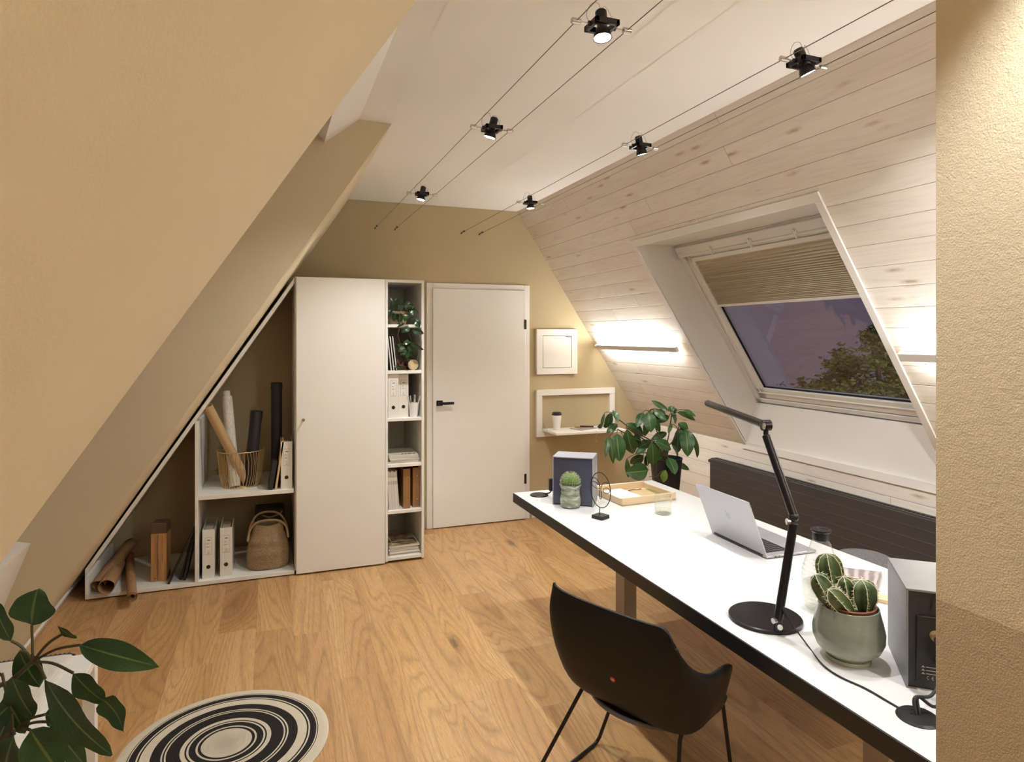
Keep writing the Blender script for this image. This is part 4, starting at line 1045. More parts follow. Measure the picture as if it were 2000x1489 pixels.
m.add(vs, [(3, 2, 1, 0), (4, 5, 6, 7), (0, 1, 5, 4), (1, 2, 6, 5), (2, 3, 7, 6), (3, 0, 4, 7)])
m.build('light_strip', M['led_cool'], dl, smooth=False)
ld = lamp('AREA', 'desk_light', (a0 + a1) / 2 - up * .0145, DESK_W, NEUT, shape='RECTANGLE', size=(a1 - a0).length, size_y=.012)
ld.rotation_euler = Matrix((hd_, up.cross(hd_), up)).transposed().to_euler(); ld.data.spread = math.radians(150)
lc0 = at(1545, 1172, 1.80) if False else lo0 + (JA - lo0) * .16 - FWD * .012
lcab = thing('lamp_cable', 'thin black cable running from the desk lamp to the near disc', 'cable', lc0)
P = [lc0, lc0 + RGT * .012 + Vector((0, 0, -.030))]
for u, v in ((1578, 1262), (1606, 1298), (1640, 1322), (1690, 1345), (1730, 1368), (1768, 1390)): P.append(hit(u, v, 'z', TZ + .003))
P.append(Vector((gp.x - .012, gp.y + .004, TZ + .010)))
MB().tube([p - lc0 for p in spline(P, 8)], .0022, 8).build('cord', M['rubber'], lcab)
MB().tube([Vector((0, 0, 0)), RGT * .012 + Vector((0, 0, -.030))], .0042, 10).build('plug', M['rubber'], lcab)

# ---------------------------------------------------------- laptop
LH = Vector((1.80, 2.15, TZ))
lp = thing('laptop', 'open silver laptop with its lid towards us', 'laptop', LH, math.radians(-2))
M['silver'] = plain('silver_aluminium', (.50, .50, .53), .38, .55, .02, 3)
lb = MB().box(-.004, .236, -.174, .174, .003, .0125).build('base', M['silver'], lp, bevel=.003)
m = MB()
for r_ in range(6):
    for k in range(14): m.box(.022 + r_ * .0185, .022 + r_ * .0185 + .0160, -.140 + k * .0202, -.140 + k * .0202 + .0175, .0120, .0131)
M['key'] = plain('black_keys', (.012, .012, .013), .4); ky = m.build('keyboard', M['key'], lb, smooth=False)
MB().box(.145, .225, -.066, .066, .0120, .0128).build('trackpad', plain('trackpad_grey', (.42, .42, .44), .3, .4), lb)
for y in (-.1752,): 
    MB().box(.032, .041, y + .0004, y + .002, .006, .009).box(.050, .059, y + .0004, y + .002, .006, .009).build('port', M['black'], lb)
ang = math.radians(-21.5)
RL_ = Matrix.Translation((0, 0, .012)) @ RY(ang)
ld_ = MB().box(-.0045, 0, -.174, .174, 0, .232, RL_); lid = ld_.build('lid', M['silver'], lp, bevel=.003)
MB().box(0, .0008, -.168, .168, .010, .226, RL_).build('screen', M['black'], lid)
# fruit shaped emblem on the lid
m = MB(); AP = []
for k in range(40):
    a = 2 * PI * k / 40; r_ = .0135 * (1 + .10 * math.cos(2 * a) * 0 - .10 * (math.cos(a - PI / 2) > .93) - .07 * (math.cos(a + PI / 2) > .97))
    y, z = r_ * math.cos(a), r_ * 1.05 * math.sin(a)
    if (y + .0165) ** 2 + (z - .001) ** 2 < .0075 ** 2:
        a2 = math.atan2(z - .001, y + .0165); y, z = -.0165 + .0075 * math.cos(a2), .001 + .0075 * math.sin(a2)
    AP.append((y, .126 + z))
m.prism(AP, -.0049, -.0044, 'x', RL_)
m.prism([(.001, .142), (.006, .1425), (.0072, .149), (.002, .1475)], -.0049, -.0044, 'x', RL_)
M['emblem'] = plain('polished_emblem', (.40, .40, .43), .2, .7); m.build('emblem', M['emblem'], lid, smooth=False)
MB().box(-.006, .004, -.150, .150, .006, .014).build('hinge', M['key'], lp)

# ---------------------------------------------------------- small desk things
cr = NT('speckled_green_glaze'); nn = cr.noise(cr.mapping(cr.coord(), (1, 1, 3)), 14, 3, .5, .8)
cr.out(cr.ramp(nn, [(.35, (.17, .19, .12)), (.5, (.28, .31, .22)), (.62, (.45, .49, .44))]), .22, 0, .6); M['glaze'] = cr.m
M['soil'] = plain('dark_soil', (.035, .022, .013), .95, 0, .5, 80, 1.0, 120)
cpos = hit(1114, 986, 'z', TZ + .012); cpos.z = TZ
rc = thing('round_cactus', 'small round spiny cactus in a waisted green glazed pot', 'cactus', cpos)
MB().lathe([(.0001, 0), (.038, 0), (.047, .006), (.0515, .022), (.0515, .045), (.047, .070), (.047, .090), (.053, .108), (.056, .114), (.053, .115), (.044, .098), (.0001, .098)], 48, cap0=False).build('pot', M['glaze'], rc, angle=50)
MB().cyl((0, 0, .098), (0, 0, .102), .045, seg=32).build('soil', M['soil'], rc)
MB().cyl((.006, -.0485, .092), (.006, -.045, .092), .003, seg=10).build('glaze_dot', M['black'], rc)
NR = 22
def cact(R_, H0, sz, ribs, amp, tw=0):
    def fn(i, j):
        a = 2 * PI * i; p = PI * (.02 + .90 * j); r = R_ * math.sin(p) * (1 + amp * abs(math.cos(a * ribs / 2 + tw * j)) - amp * .5)
        return (r * math.cos(a), r * math.sin(a), H0 + R_ * sz * math.cos(p))
    return fn
cg = NT('cactus_green'); n_ = cg.noise(cg.coord(), 30, 2); cg.out(cg.ramp(n_, [(.3, (.09, .16, .035)), (.7, (.16, .26, .07))]), .55); M['cactus'] = cg.m
MB().grid(cact(.044, .130, .95, NR, .14, 2), 132, 20, closed_u=True).build('cactus_body', M['cactus'], rc, angle=180)
M['spine'] = plain('pale_spines', (.68, .62, .46), .6)
m = MB(); random.seed(5)
for k in range(NR):
    for j in range(1, 11):
        p = PI * (.05 + .075 * j); a = 2 * PI * (k + .0) / NR - .0 - (2 * j / 11.) / NR * 2
        c = Vector((math.sin(p) * math.cos(a), math.sin(p) * math.sin(a), math.cos(p) * .95)); b_ = Vector((0, 0, .130)) + c * .0462
        for q in range(3):
            d = (c + Vector((random.uniform(-1, 1), random.uniform(-1, 1), random.uniform(-1, 1))) * .7).normalized()
            m.cyl(b_, b_ + d * .010, .0006, .0001, 3, caps=False)
m.build('spines', M['spine'], rc, smooth=False); rc.children[-1]['kind'] = 'stuff'

# wire face
fp = hit(1173, 1011, 'z', TZ + .004); fp.z = TZ
wf = thing('wire_face_sculpture', 'black wire outline of a face on a small square foot', 'sculpture', fp, 0)
fr_ = Matrix(((RGT.x, FWD.x, 0, 0), (RGT.y, FWD.y, 0, 0), (0, 0, 1, 0), (0, 0, 0, 1))) @ RZ(math.radians(-18))
MB().box(-.030, .030, -.030, .030, 0, .017, fr_ @ RZ(math.radians(-28))).build('foot', M['rubber'], wf, bevel=.001)
m = MB()
def F(p): return fr_ @ Vector((p[0], 0, p[1]))
m.tube([F((-.004, .017)), F((-.004, .054))], .0022, 8)
m.tube([F((.047 * math.cos(a) - .000 + .006 * math.sin(a) * -1, .133 + .083 * math.sin(a))) for a in [2 * PI * k / 48 for k in range(48)]], .0021, 8, closed=True)
m.tube(spline([F((-.046, .196 - .012)), F((-.025, .188)), F((-.006, .165)), F((-.003, .140)), F((-.005, .110)), F((-.002, .092)), F((.003, .094)), F((.004, .115)), F((.002, .140)), F((.010, .163)), F((.026, .170)), F((.044, .165))]), .0017, 6)
m.tube([F((-.023 + .021 * math.cos(a), .155 + .013 * math.sin(a) - .010 * math.cos(a))) for a in [2 * PI * k / 24 for k in range(24)]], .0016, 6, closed=True)
m.tube([F((.028 + .016 * math.cos(a), .132 + .013 * math.sin(a))) for a in [2 * PI * k / 24 for k in range(24)]], .0016, 6, closed=True)
m.build('wire_outline', M['black_metal'], wf)

# wooden tray
tr0 = hit(1215, 990, 'z', TZ); trr = hit(1320, 977, 'z', TZ); trl = hit(1176, 962, 'z', TZ); trl.y = 3.13
ux = (trr - tr0); TW = ux.length; ux.normalize(); uy = Vector((-ux.y, ux.x, 0)); TD = .29
ty = thing('wooden_tray', 'shallow pale wooden tray with open corners holding notebooks', 'tray', tr0, math.atan2(ux.y, ux.x))
M['ash'] = plain('pale_ash_wood', (.68, .52, .32), .5, 0, .06, 14)
MB().box(0, TW, 0, TD, 0, .006).build('tray_floor', M['ash'], ty)
for a in ((0, TW, 0, .010), (0, TW, TD - .010, TD), (0, .010, .010, TD - .010), (TW - .010, TW, .010, TD - .010)):
    MB().box(a[0], a[1], a[2], a[3], 0, .040 if a[0] == 0 and a[1] > .1 else .036).build('tray_side', M['ash'], ty, bevel=.001)
def on_tray(x, y, z): return tr0 + ux * x + uy * y + Vector((0, 0, z))
rt = math.atan2(ux.y, ux.x)
n1 = thing('notebook', 'white notebook lying on the near left side of the wooden tray', 'notebook', on_tray(.025, .035, .0065), rt + .06)
MB().box(0, .135, 0, .20, 0, .018).build('cover', M['paper'], n1, bevel=.002)
M['white_card'] = plain('white_card', (.82, .80, .80), .5)
MB().box(-.0005, .1355, -.0005, .2005, .0165, .019).build('front_cover', M['white_card'], n1, bevel=.0008)
n2 = thing('notebook', 'brown kraft notebook in the middle of the wooden tray', 'notebook', on_tray(.165, .060, .0065), rt - .08)
M['kraft_light'] = plain('light_kraft_card', (.50, .36, .18), .7)
MB().box(0, .105, 0, .155, 0, .002).box(0, .105, 0, .155, .010, .012).build('cover', M['kraft_light'], n2); MB().box(.001, .104, .001, .154, .002, .010).build('pages', M['paper'], n2)
n3 = thing('folder', 'olive green card at the right side of the wooden tray', 'folder', on_tray(.24, .03, .0065), rt + .10)
MB().box(0, .085, 0, .20, 0, .004).build('card', plain('olive_card', (.20, .20, .07), .6), n3)
n3.location = on_tray(.285, .03, .0065); n3.rotation_euler = (0, 0, rt + .02); n3.scale = (.6, 1, 1)
n4 = thing('dried_twig', 'thin dark twig lying on the brown kraft notebook', 'twig', on_tray(.20, .20, .0200), rt)
MB().tube(spline([(-.03, .0, 0), (0, .006, .002), (.03, .0, 0), (.06, .008, .001)]), .002, 6).build('twig', M['beam_dark'], n4)

# drinking glass
M['glass'] = glass_mat('drinking_glass', (.97, .975, .96), .9, .02, 0, 10, .05, .9)
M['water'] = glass_mat('still_water', (.93, .95, .90), .9, .02, .3, 60, .06, .6)
gp_ = hit(1295, 1004, 'z', TZ); 
gl = thing('drinking_glass', 'clear straight tumbler with a little water left', 'glass', gp_)
MB().lathe([(.0001, 0), (.033, 0), (.038, .004), (.0405, .012), (.0405, .092), (.0385, .092), (.0385, .014), (.034, .009), (.0001, .009)], 48, cap0=False).build('tumbler', M['glass'], gl)
MB().lathe([(.0001, .010), (.034, .010), (.0380, .015), (.0380, .024), (.0001, .024)], 48, cap0=False).build('water', M['water'], gl)

# carafe
cpp = hit(1603, 1192, 'z', TZ)
ca = thing('glass_carafe', 'rippled glass water bottle with black lid behind the large cactus', 'bottle', cpp)
M['glass_w'] = glass_mat('rippled_glass', (.95, .96, .96), .9, .03, .8, 55, .10, .9)
prof = [(.0001, 0), (.036, 0), (.043, .006)]
for k in range(48):
    z = .010 + k * .0042; x = k / 47
    r = .045 + .011 * math.sin(PI * min(1, x * 1.15)) if x < .62 else 0
    r = .046 + .010 * math.sin(PI * x / .8) if x < .62 else .046 + .010 * math.sin(PI * .775) - (x - .62) * .058
    r += .0012 * math.sin(k * 1.9) * (1 if x < .75 else .0)
    prof.append((max(r, .022), z))
prof += [(.0225, .222), (.022, .236), (.025, .246), (.0255, .248)]
MB().lathe(prof, 48, cap0=False).build('bottle', M['glass_w'], ca, angle=180)
MB().lathe([(.0001, .005), (.040, .006)] + [(r - .003, z) for r, z in prof[3:22]] + [(.0001, prof[21][1])], 40, cap0=False).build('water', M['water'], ca, angle=60)
MB().lathe([(.0235, .222), (.0245, .224), (.0245, .244), (.030, .250), (.030, .254), (.022, .2545), (.020, .250), (.0001, .250)], 40).build('lid', M['black'], ca)

# large cactus
PP = hit(1657, 1287, 'z', TZ); 
bc = thing('columnar_cactus', 'cluster of ribbed upright cacti in a bulbous grey-green pot', 'cactus', PP)
cg2 = NT('grey_green_glaze'); nn = cg2.noise(cg2.mapping(cg2.coord(), (1, 1, 2.2)), 16, 4, .6, .5); s = cg2.new('ShaderNodeSeparateXYZ'); cg2.link(cg2.coord(), s.inputs[0])
low = cg2.ramp(cg2.math('ADD', s.outputs[2], cg2.math('MULTIPLY', nn, .03)), [(.045, (.40, .40, .30)), (.075, (.21, .225, .17)), (.5, (.24, .26, .21))])
cg2.out(cg2.mix(.5, low, cg2.ramp(nn, [(.3, (.6, .6, .55)), (.7, (1, 1, 1))]), 'MULTIPLY'), .2, 0, .6); M['glaze2'] = cg2.m
MB().lathe([(.0001, 0), (.050, 0), (.0545, .002), (.0545, .011), (.048, .012), (.047, .016), (.060, .020), (.078, .036), (.087, .058), (.088, .080), (.083, .105), (.076, .130), (.0735, .143), (.071, .144), (.070, .136), (.070, .125), (.0001, .125)], 64, cap0=False).build('outer_pot', M['glaze2'], bc, angle=50)
M['terracotta'] = plain('terracotta', (.24, .075, .035), .7, 0, .1, 20)
MB().lathe([(.062, .10), (.066, .146), (.068, .149), (.064, .150), (.060, .135), (.060, .10)], 48, cap0=False).build('inner_pot', M['terracotta'], bc)
MB().cyl((0, 0, .125), (0, 0, .138), .061, seg=40).build('soil', M['soil'], bc)
cc_ = NT('dull_cactus_green'); n_ = cc_.noise(cc_.coord(), 22, 3); cc_.out(cc_.ramp(n_, [(.3, (.035, .060, .018)), (.55, (.065, .10, .030)), (.75, (.13, .15, .055))]), .5); M['cactus2'] = cc_.m
def column_cactus(top_px, base_off, R_, ribs, t):
    top = at(top_px[0], top_px[1], t) - PP; base = Vector((base_off[0], base_off[1], .130)); ax = top - base; H0 = ax.length
    q = ax.to_track_quat('Z', 'Y').to_matrix().to_4x4(); Mx = Matrix.Translation(base) @ q
    def rr(j): return R_ * ((.55 + .45 * min(1, j / .45)) if j < .45 else 1.0 if j < .72 else math.sqrt(max(0.0, 1 - ((j - .72) / .28) ** 2)) )
    def fn(i, j):
        a = 2 * PI * i; m_ = abs(math.sin(a * ribs / 2)) ; r = rr(j) * (1.12 - .42 * m_ ** .7)
        return (r * math.cos(a), r * math.sin(a), H0 * j)
    MB().grid(fn, ribs * 10, 24, M=Mx, closed_u=True).build('column', M['cactus2'], bc, angle=180)
    sp = MB(); fur = MB()
    for k in range(ribs):
        a = 2 * PI * k / ribs
        P = [Mx @ Vector((rr(j) * 1.125 * math.cos(a), rr(j) * 1.125 * math.sin(a), H0 * j)) for j in [q_ / 20 for q_ in range(2, 21)]]
        fur.tube(P, .0009, 4)
        for n_ in range(1, 19, 2):
            p = P[n_]; o_ = (p - (Mx @ Vector((0, 0, H0 * (n_ + 2) / 20)))).normalized()
            for z_ in range(4):
                d = (o_ + Vector((random.uniform(-1, 1), random.uniform(-1, 1), random.uniform(-.6, 1))) * .8).normalized(); sp.cyl(p, p + d * .009, .0006, .0001, 3, caps=False)
    ob = fur.build('rib_line', M['spine'], bc); ob['kind'] = 'stuff'
    ob = sp.build('spines', M['spine'], bc, smooth=False); ob['kind'] = 'stuff'
tP = (PP - CAMP).dot(FWD)
column_cactus((1614, 1080), (-.008, .030), .031, 7, tP + .035)
column_cactus((1592, 1122), (-.035, .000), .026, 6, tP + .01)
column_cactus((1647, 1126), (.006, .010), .024, 7, tP)
column_cactus((1618, 1152), (-.020, -.028), .023, 6, tP - .03)
column_cactus((1682, 1132), (.028, -.022), .033, 7, tP - .01)

# leaflets behind the cactus
br_ = thing('magazine', 'brown and silver printed leaflet lying curved behind the large cactus', 'magazine', hit(1650, 1112, 'z', TZ))
brt = NT('leaflet_print'); nn = brt.new('ShaderNodeTexWave'); brt.link(brt.mapping(brt.coord('UV'), (1, 3, 1)), nn.inputs[0]); nn.inputs['Scale'].default_value = 1.2; nn.inputs['Distortion'].default_value = 1.5
brt.out(brt.ramp(nn.outputs['Fac'], [(.2, (.26, .20, .21)), (.55, (.34, .28, .29)), (.9, (.50, .45, .44))]), .25); M['leaflet'] = brt.m
p00, p10, p01, p11 = [hit(u, v, 'z', TZ + .004) - Vector(br_.location) for u, v in ((1640, 1108), (1722, 1118), (1655, 1180), (1708, 1170))]
def lf(i, j):
    a = p00.lerp(p10, i); b = p01.lerp(p11, i); p = a.lerp(b, j); return (p.x, p.y, .004 + .018 * math.sin(PI * j) * (0.4 + .6 * i))
MB().grid(lf, 12, 12).build('sheet', M['leaflet'], br_, solid=.0018, angle=180)
wt = thing('wooden_board', 'narrow light wooden board end between leaflet and loudspeaker', 'board', hit(1708, 1176, 'z', TZ))
wd_ = hit(1740, 1184, 'z', TZ) - hit(1698, 1174, 'z', TZ); an = math.atan2(wd_.y, wd_.x)
MB().box(-.02, .12, 0, .05, .0005, .014).build('board', M['ash'], wt, bevel=.002); wt.rotation_euler = (0, 0, an)

# ---------------------------------------------------------- black shell chair
CO = Vector((1.194, 1.817, 0)); CF = Vector((.912, .410, 0)); CL = Vector((-.410, .912, 0))
ch = thing('shell_chair', 'black plastic shell chair on thin black sled legs, pushed to the desk', 'chair', CO)
def cl(f, l, z): return CF * f + CL * l + Vector((0, 0, z))
def interp(tab, v):
    n = len(tab)
    for i in range(n - 1):
        if v <= tab[i + 1][0] or i == n - 2:
            p1, p2 = tab[i], tab[i + 1]; p0 = tab[max(i - 1, 0)]; p3 = tab[min(i + 2, n - 1)]
            h = p2[0] - p1[0]; k = (v - p1[0]) / h; out = []
            for c in range(1, len(p1)):
                m1 = (p2[c] - p0[c]) / max(p2[0] - p0[0], 1e-6) * h; m2 = (p3[c] - p1[c]) / max(p3[0] - p1[0], 1e-6) * h
                out.append((2 * k ** 3 - 3 * k * k + 1) * p1[c] + (k ** 3 - 2 * k * k + k) * m1 + (-2 * k ** 3 + 3 * k * k) * p2[c] + (k ** 3 - k * k) * m2)
            return out
CEN = [(0, -.272, .782), (.25, -.262, .680), (.44, -.240, .560), (.58, -.205, .462), (.66, -.150, .438), (.82, .01, .436), (.93, .10, .444), (1, .145, .434)]
EDG = [(0, -.270, .800, .214), (.25, -.245, .700, .248), (.44, -.165, .650, .272), (.56, -.065, .640, .272), (.66, -.005, .605, .258), (.80, .005, .485, .225), (.93, .10, .452, .190), (1, .125, .438, .165)]
def shellf(i, j):
    s = (i - .5) * 2; c = interp(CEN, j); e = interp(EDG, j); a = abs(s); k = a ** (2.4 + 2.1 * min(1, j / .3) if j < .62 else 4.5 - (j - .62) / .38 * 2.0)
    if j < .12 and s < 0: pass
    # rounded upper corners
    w = e[2]
    z = c[1] + (e[1] - c[1]) * k; f = c[0] + (e[0] - c[0]) * k
    if j < .26 and s < 0: z -= .060 * (max(0, a - .62) / .38) ** 2 * (1 - j / .26) ** 2
    if j < .22 and s > 0: z += .004 * a ** 3 * (1 - j / .22)
    return cl(f, math.copysign(math.sin(a * PI / 2) ** .95 if a > 0 else 0, s) * w, z)
M['chair_black'] = plain('black_chair_shell', (.0045, .0040, .0036), .5, 0, .08, 6, .05, 500, .3)
MB().grid(shellf, 40, 60).build('seat_shell', M['chair_black'], ch, solid=.009, angle=180)
def pan(i, j):
    a = 2 * PI * i; r = j ** .6
    x = -.055 + .163 * r * math.cos(a); y = .200 * r * math.sin(a); z = .405 + .036 * r ** 3
    return cl(x, y, z)
M['pan'] = plain('grey_underseat', (.14, .13, .145), .4, 0, .05, 8)
MB().grid(pan, 48, 10, closed_u=True).build('seat_pan', M['pan'], ch, solid=.012, angle=180)
def pad(i, j): 
    a = 2 * PI * i; r = j
    return cl(-.02 + .125 * r * math.cos(a), .15 * r * math.sin(a), .468 - .012 * r ** 6 + .0)
MB().grid(pad, 40, 8, closed_u=True).build('seat_pad', M['black_paper'], ch, solid=.02, angle=180)
lg = MB()
# red button on the lower back
bp_ = shellf(.5, .435); bq = (shellf(.5, .36) - shellf(.5, .50)).cross(CL).normalized()
if bq.dot(CF) > 0: bq = -bq
M['red'] = plain('red_enamel', (.52, .055, .02), .35)
bb_ = MB().cyl(bp_ + bq * .003, bp_ + bq * .0062, .0085, seg=28).build('maker_button', M['red'], ch, bevel=.0008)
t1 = CL; t2 = bq.cross(CL).normalized(); 
m = MB()
for r_ in (.0040,):
    m.tube([bp_ + bq * .0064 + t1 * (r_ * 1.3 * math.cos(a)) + t2 * (r_ * .6 * math.sin(a)) for a in [2 * PI * k / 16 for k in range(16)]], .0004, 4, closed=True)
m.tube([bp_ + bq * .0064 - t1 * .003, bp_ + bq * .0064 + t1 * .003], .0004, 4)
m.build('button_mark', M['white'], bb_)
def rel(p): return Vector(p) - CO
def sled(fl, rl, ft, rt_):
    fl, rl, ft, rt_ = map(Vector, (fl, rl, ft, rt_))
    def rnd(a, b, c, r=.03):
        d1 = (a - b).normalized(); d2 = (c - b).normalized(); return [b + d1 * r, b + (d1 + d2) * r * .3, b + d2 * r]
    mid = (ft + rt_) / 2
    P = [mid] + rnd(mid, ft, fl) + rnd(ft, fl, rl) + rnd(fl, rl, rt_) + rnd(rl, rt_, mid) + [mid]
    return P
SR_ = .0068
m = MB(); m.tube([rel(p) for p in sled((1.205, 2.250, SR_), (.800, 2.045, SR_), (1.225, 2.060, .415), (1.010, 1.975, .415))], SR_, 12); m.build('sled_leg', M['black_metal'], ch)
m = MB(); m.tube([rel(p) for p in sled((1.432, 1.712, SR_), (1.105, 1.600, SR_), (1.385, 1.735, .425), (1.165, 1.650, .405))], SR_, 12); m.build('sled_leg', M['black_metal'], ch)
MB().tube([rel((1.20, 2.04, .412)), rel((1.36, 1.74, .415))], SR_, 10).build('cross_bar', M['black_metal'], ch)
MB().tube([rel((1.03, 1.98, .412)), rel((1.18, 1.66, .405))], SR_, 10).build('cross_bar', M['black_metal'], ch)

# grey felt stool behind the desk
gc_ = thing('felt_stool', 'rounded grey felt seat top just showing behind the desk', 'stool', (2.385, 2.055, 0))
M['felt'] = plain('grey_felt', (.16, .15, .155), .95, 0, .5, 160, .8, 260)
MB().lathe([(.0001, .46), (.13, .46), (.155, .50), (.16, .56), (.155, .60), (.14, .635), (.10, .658), (.05, .667), (.0001, .669)], 48).build('cushion', M['felt'], gc_, angle=180)
for k in range(4): MB().cyl((.10 * math.cos(k * PI / 2), .10 * math.sin(k * PI / 2), .47), (.17 * math.cos(k * PI / 2), .17 * math.sin(k * PI / 2), 0), .013, .010, seg=12).build('leg', M['black_metal'], gc_)

# ---------------------------------------------------------- rug
rgc = Vector((-.158, 2.757, 0))
rg = NT('braided_rug'); oc = rg.coord(); s = rg.new('ShaderNodeSeparateXYZ'); rg.link(oc, s.inputs[0])
rr = rg.math('SQRT', rg.math('ADD', rg.math('POWER', s.outputs[0], 2.0), rg.math('POWER', s.outputs[1], 2.0)))
wob = rg.math('MULTIPLY', rg.math('SUBTRACT', rg.noise(oc, 5, 2), .5), .006)
r_ = rg.math('DIVIDE', rg.math('ADD', rr, wob), .385)
c0_, k0_ = (.64, .56, .43), (.028, .024, .021)
bands = [(0, c0_), (.235, k0_), (.262, c0_), (.285, k0_), (.345, c0_), (.365, k0_), (.380, c0_), (.425, k0_), (.545, c0_), (.562, k0_), (.575, c0_), (.590, k0_), (.685, c0_), (.780, k0_), (.795, c0_), (.812, k0_), (.872, c0_), (.884, k0_), (.893, c0_)]
col = rg.ramp(r_, bands[:1] + bands[1:], 'CONSTANT')
an_ = rg.math('ARCTAN2', s.outputs[1], s.outputs[0])
brd = rg.math('ADD', rg.math('ABSOLUTE', rg.math('SINE', rg.math('MULTIPLY', rr, 560.0))), rg.math('MULTIPLY', rg.math('ABSOLUTE', rg.math('SINE', rg.math('ADD', rg.math('MULTIPLY', an_, 150.0), rg.math('MULTIPLY', rr, 560.0)))), .6))
col = rg.mix(.5, col, rg.ramp(brd, [(0.0, .70), (.6, 1.0)]), 'MULTIPLY')
rg.out(col, .9, 0, .1); rg.bump(brd, .7, .002)
m = MB(); m.lathe([(.0001, .008), (.36, .008), (.378, .007), (.385, .003), (.384, 0), (.0001, 0)], 128, cap0=False)
ru = m.build('round_rug', rg.m, None, angle=50, loc=rgc); tag(ru, 'round cream rug with black rings lying on the oak floor', 'rug')

# ---------------------------------------------------------- white side table with throw (bottom left)
st = thing('side_table', 'white side table at the lower left under a woven throw', 'table', (-.89, 2.36, 0))
TZ2 = .462
MB().box(-.31, .31, -.34, .34, TZ2 - .03, TZ2).build('table_top', M['white_gloss'], st, bevel=.003)
for sx in (-1, 1):
    for sy in (-1, 1):
        MB().box(sx * .29 - .02, sx * .29 + .02, sy * .32 - .02, sy * .32 + .02, 0, TZ2 - .03).build('leg', M['white_gloss'], st, bevel=.002)
for sy in (-1, 1): MB().box(-.27, .27, sy * .32 - .01, sy * .32 + .01, .10, .13).build('stretcher', M['white_gloss'], st)
m = MB(); m.cyl((.300, -.01, TZ2 - .06), (.325, -.01, TZ2 - .06), .010, seg=14); m.build('bracket', M['steel'], st)
th = NT('woven_throw'); uv = th.coord('Object'); wv2 = th.noise(th.mapping(uv, (190, 40, 40)), 1, 2)
th.out(th.mix(.35, (.68, .63, .54), th.ramp(wv2, [(.3, .75), (.7, 1.0)]), 'MULTIPLY'), .9, 0, .1); th.bump(wv2, .8, .003); M['throw'] = th.m
tw = thing('woven_throw', 'white woven throw with black braided edge over the side table', 'throw', (-.89, 2.36, TZ2))
def thr(i, j):
    x = -.31 + .575 * i; y = -.36 + .72 * j; z = .008 + .003 * math.sin(9 * x + 5 * y)
    if i > .93: z -= (i - .93) * .5; x -= (i - .93) * .1
    if j > .965: z -= (j - .965) * .8
    return Vector((x, y - .0, z))
MB().grid(thr, 30, 30).build('cloth', M['throw'], tw, solid=.007, angle=180)
m = MB()
def zig(P):
    out = []
    for k, (a, b) in enumerate(zip(P, P[1:])):
        for q in range(6): out.append(a.lerp(b, q / 6) + Vector((0, 0, .002 if q % 2 else 0)))
    return out
edge = [thr(k / 14, .985) + Vector((0, .004, .006)) for k in range(15)]
m.tube(zig(edge), [.010 if k % 2 else .007 for k in range(len(zig(edge)))], 6)
edge2 = [thr(.995, 1 - k / 10 * .10) + Vector((0, 0, .006)) for k in range(4)]
m.tube(zig(edge2), .008, 6)
m.build('braided_edge', M['black_paper'], tw)
MB().grid(lambda i, j: Vector((-.22 + .16 * i, -.10 + .075 * j + .02 * math.sin(i * 5), .016)), 10, 4).build('black_patch', M['black_paper'], tw, solid=.004)

# ---------------------------------------------------------- foreground plant
random.seed(21)
fpp = thing('potted_umbrella_plant', 'large leaved green plant reaching in at the lower left corner', 'plant', (-.52, 1.30, 0))
FO = Vector(fpp.location)
fl = [(62, 1222, 74, 1151, 84), (22, 1252, -12, 1172, 40), (156, 1260, 310, 1303, 52, -.05), (150, 1247, 113, 1222, 15), (143, 1315, 205, 1372, 50), (89, 1327, 219, 1476, 66, -.06),
      (38, 1272, 78, 1342, 50, .02), (23, 1323, 66, 1402, 56), (60, 1427, 118, 1512, 84, -.04), (100, 1410, 170, 1500, 44), (88, 1396, 126, 1400, 36), (20, 1378, -20, 1420, 50), (22, 1392, -18, 1500, 60, .03),
      (28, 1436, 10, 1530, 70), (10, 1360, 50, 1432, 48, .05), (4, 1316, -30, 1330, 20)]
mb_, bs = leaves_px(fl, 1.28, off=(0, 0), fold=.10, bend=.08, origin=FO, wav=.07, shape=.9, jitter=.02, tilt=.3)
# curled end of the long drooping leaf
leaf(mb_, at(200, 1366, 1.27) - FO, at(241, 1431, 1.26) - FO, 50 * 1.28 / F_PX, -FWD + Vector((-.3, 0, .3)), -.12, .12, .55, .06)
mb_.build('foliage', M['leaf_fore'], fpp, angle=180)
H1 = at(64, 1293, 1.29) - FO; H2 = at(25, 1431, 1.29) - FO
m = MB()
for u, v in ((62, 1222), (22, 1252), (156, 1260), (122, 1239), (143, 1315), (89, 1327), (38, 1272)):
    e = at(u, v, 1.28) - FO; m.tube(spline([H1, (H1 + e) / 2 + Vector((0, 0, .008)), e], 4), .0028, 6)
for u, v in ((60, 1427), (100, 1410), (88, 1396), (20, 1378), (22, 1392), (28, 1436), (4, 1316)):
    e = at(u, v, 1.28) - FO; m.tube(spline([H2, (H2 + e) / 2 + Vector((0, 0, .008)), e], 4), .0028, 6)
stem_top = Vector((0, .02, .82))
m.tube(spline([H1, at(20, 1332, 1.29) - FO, at(-20, 1370, 1.30) - FO, stem_top * .9, Vector((0, 0, .5)), Vector((0, 0, .32))], 6), .005, 8)
m.tube(spline([H2, at(-10, 1470, 1.29) - FO, Vector((0, 0, .66)), Vector((.01, 0, .5))], 6), .005, 8)
m.build('stem', M['stem'], fpp)
MB().lathe([(.0001, 0), (.10, 0), (.135, .30), (.14, .31), (.128, .31), (.12, .27), (.0001, .27)], 40, cap0=False).build('pot', M['black_paper'], fpp)
MB().cyl((0, 0, .27), (0, 0, .285), .12, seg=30).build('soil', M['soil'], fpp)

